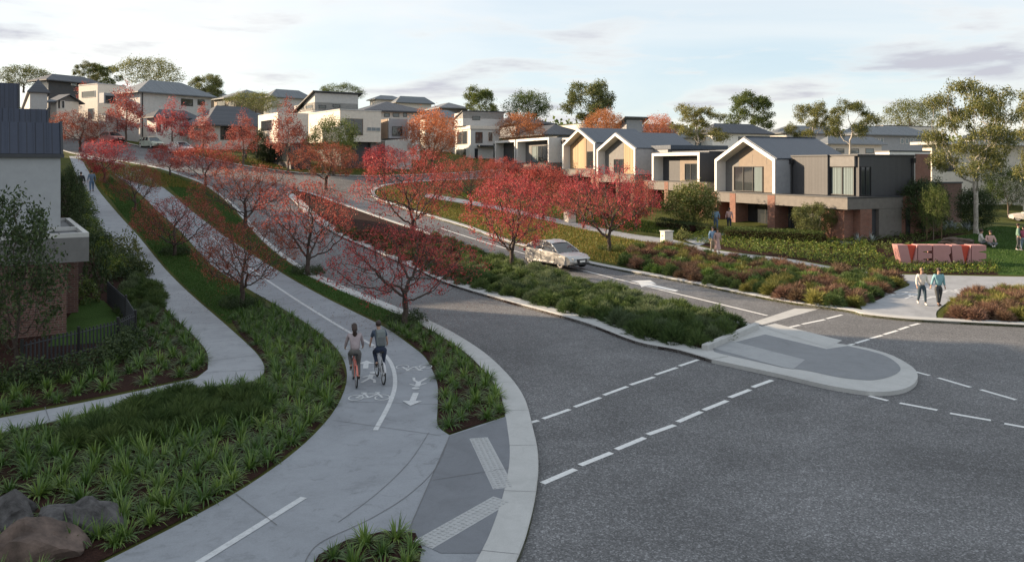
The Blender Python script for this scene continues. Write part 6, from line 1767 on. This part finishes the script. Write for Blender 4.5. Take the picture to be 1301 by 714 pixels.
letter('letter',[(420,0),(530,0),(545,.32),(530,.43),(545,.32),(562,0),(572,.0),(558,.5),(545,.62),(560,.80),(540,1),(420,1)] if 0 else [(420,0),(505,0),(516,.24),(527,0),(572,0),(550,.44),(545,.50),(562,.60),(562,.86),(548,1),(420,1)])   # R
letter('letter',[(580,0),(676,0),(645,1),(508+60,1)])         # V left arm
letter('letter',[(690,0),(722,0),(722,1),(721,1)])
MB().extr([(lx(648),Hh*.97),(lx(683),.03),(lx(719),Hh*.97)][::-1],.12,dp-.05).build('wedge',M['redpaint'],sg,uv=False)
letter('letter',[(728,0),(845,0),(845,.20),(785,.25),(785,.28),(845,.33),(845,.60),(785,.65),(785,.68),(845,.73),(845,1),(728,1)])   # E
# ---- picket fence ----------------------------------------------------------
fe=empty('picket_fence',(0,0,0),0,'low black picket fence enclosing the lawn at the foot of the brick house','fence')
FP=[G(*k,.1) for k in [(28,474),(100,455),(150,441),(172,430),(160,408),(136,384)]]
for i in range(len(FP)-1):
    a,b=FP[i],FP[i+1]; L=(b-a).length; n=int(L/.13); mb=MB()
    for k in range(n):
        c=a.lerp(b,k/n); mb.box(c.x-.018,c.x+.018,c.y-.018,c.y+.018,T(c.x,c.y)+.05,T(c.x,c.y)+1.0)
    for z in (.25,.85): mb.tube([a+Vector((0,0,z-.05)),b+Vector((0,0,z-.05))],.02,4)
    mb.build('picket_panel',M['char'],fe,uv=False)
    MB().box(a.x-.035,a.x+.035,a.y-.035,a.y+.035,a.z-.05,a.z+1.0).build('post',M['black'],fe,uv=False)
# stone letterbox blocks beside the right footpath
def stone(px,py,w,h,label):
    p=G(px,py,.1); s=p.y/F; b=empty('stone_block',p,-PI/2+H1,label,'stone block'); MB().box(-w*s/2,w*s/2,-.35,.35,-.1,h*s).build('block',M['cream'],b,bevel=.02); MB().box(-w*s/2-.04,w*s/2+.04,-.39,.39,h*s+.002,h*s+.08).build('cap',M['pale'],b,bevel=.01)
    MB().box(-w*s*.2,w*s*.2,-.36,-.352,h*s*.62,h*s*.7).build('slot',M['black'],b,uv=False)
stone(847,308.5,10,14,'pale stone letterbox block where the garden path meets the right footpath'); stone(724,282,13,14,'pale stone letterbox block below the timber gables, half hidden by a red tree')
# support stakes and boulder behind the sign
p=G(1187,305,.1)
for k,dx in enumerate((-.5,.5)):
    o=MB().tube([(0,0,-.1),(0,0,1.6)],.03,6).build('tree_stake',M['timber'],None,(p.x+dx,p.y,p.z),uv=False); tag(o,'%s wooden stake beside the slender young tree' % ('left','right')[k],'stake','stakes of the young tree')
o=MB().ico((0,0,0),1,3,(1.1,.7,.35),.3,4).build('boulder',M['rockb'],None,tuple(G(1215,308,.2)),uv=False); tag(o,'low brown rock on the lawn edge behind the pink sign','boulder')
# ---- world, sun, camera ----------------------------------------------------
w=bpy.data.worlds.new('World'); SC.world=w; w.use_nodes=True; nt=w.node_tree; bg=nt.nodes['Background']
sky=nt.nodes.new('ShaderNodeTexSky'); sky.sky_type='NISHITA'; sky.sun_disc=False; sky.sun_elevation=math.radians(SUN_EL); sky.air_density=1.0; sky.dust_density=.9; sky.ozone_density=1.3; sky.altitude=50
sky.sun_rotation=SUN_ROT
tc=nt.nodes.new('ShaderNodeTexCoord'); sx=nt.nodes.new('ShaderNodeSeparateXYZ'); nt.links.new(tc.outputs['Generated'],sx.inputs[0])
def mth(op,a,b=None,cl=False):
    n=nt.nodes.new('ShaderNodeMath'); n.operation=op; n.use_clamp=cl
    for i,v in ((0,a),(1,b)):
        if v is None: continue
        if hasattr(v,'is_linked'): nt.links.new(v,n.inputs[i])
        else: n.inputs[i].default_value=v
    return n.outputs[0]
zc=mth('MAXIMUM',sx.outputs[2],.0); den=mth('ADD',zc,.11)
cb_=nt.nodes.new('ShaderNodeCombineXYZ'); nt.links.new(mth('DIVIDE',sx.outputs[0],den),cb_.inputs[0]); nt.links.new(mth('DIVIDE',sx.outputs[1],den),cb_.inputs[1])
mp=nt.nodes.new('ShaderNodeMapping'); nt.links.new(cb_.outputs[0],mp.inputs[0]); mp.inputs['Location'].default_value=CL_OFF; mp.inputs['Scale'].default_value=(.8,1.0,1)
cl=noise(nt,1.15,10,.56,mp.outputs[0],.25)
mask=ramp(nt,cl,[(.50,0),(.57,.5),(.68,1)])
wisp=noise(nt,.5,7,.5,mp.outputs[0],.5)
# milky veil, brighter towards the sun side; soft lilac-grey banks over it
veil=mixc(nt,ramp(nt,wisp,[(.35,0),(.65,1)]),CL_COL,CL_LIT)
skyc=mixc(nt,CL_VEIL,sky.outputs[0],veil)
core=ramp(nt,cl,[(.54,0),(.66,1)])
cloudc=mixc(nt,core,CL_LIT,CL_DARK)
fin=mixc(nt,mth('MULTIPLY',mask,CL_AMT),skyc,cloudc)
nt.links.new(fin,bg.inputs[0]); bg.inputs[1].default_value=SKY_STR
sl=bpy.data.lights.new('sun','SUN'); sl.energy=SUN_STR; sl.angle=math.radians(.6); sl.color=(1,.80,.58)
so=bpy.data.objects.new('sun',sl); COL.objects.link(so)
sl.color=(1,.77,.53); el=math.radians(SUN_EL); sv=Vector((SUN_DIR[0],SUN_DIR[1],0)).normalized()*math.cos(el)+Vector((0,0,math.sin(el)))
so.rotation_euler=sv.to_track_quat('Z','Y').to_euler()
cd=bpy.data.cameras.new('camera'); co=bpy.data.objects.new('camera',cd); COL.objects.link(co); SC.camera=co
co.location=(0,0,CZ); co.rotation_euler=(PI/2,0,0); cd.sensor_width=36; cd.lens=36*F/1301; cd.shift_y=-(357-HY)/1301; cd.clip_end=4000; cd.clip_start=.1
vs=SC.view_settings; vs.view_transform='Standard'; vs.look='None'; vs.exposure=EXPO; vs.gamma=1; vs.use_curve_mapping=False

if HAZE:
    m=bpy.data.materials.new('haze'); m.use_nodes=True; nt=m.node_tree
    nt.nodes.remove(nt.nodes['Principled BSDF']); v=nt.nodes.new('ShaderNodeVolumePrincipled'); v.inputs['Density'].default_value=HAZE; v.inputs['Color'].default_value=(.86,.9,.95,1); v.inputs['Anisotropy'].default_value=.2
    nt.links.new(v.outputs[0],nt.nodes['Material Output'].inputs['Volume'])
    tag(MB().box(-1520,1520,-320,1620,-3,60).build('haze',m,uv=False),None,None,None,'stuff')
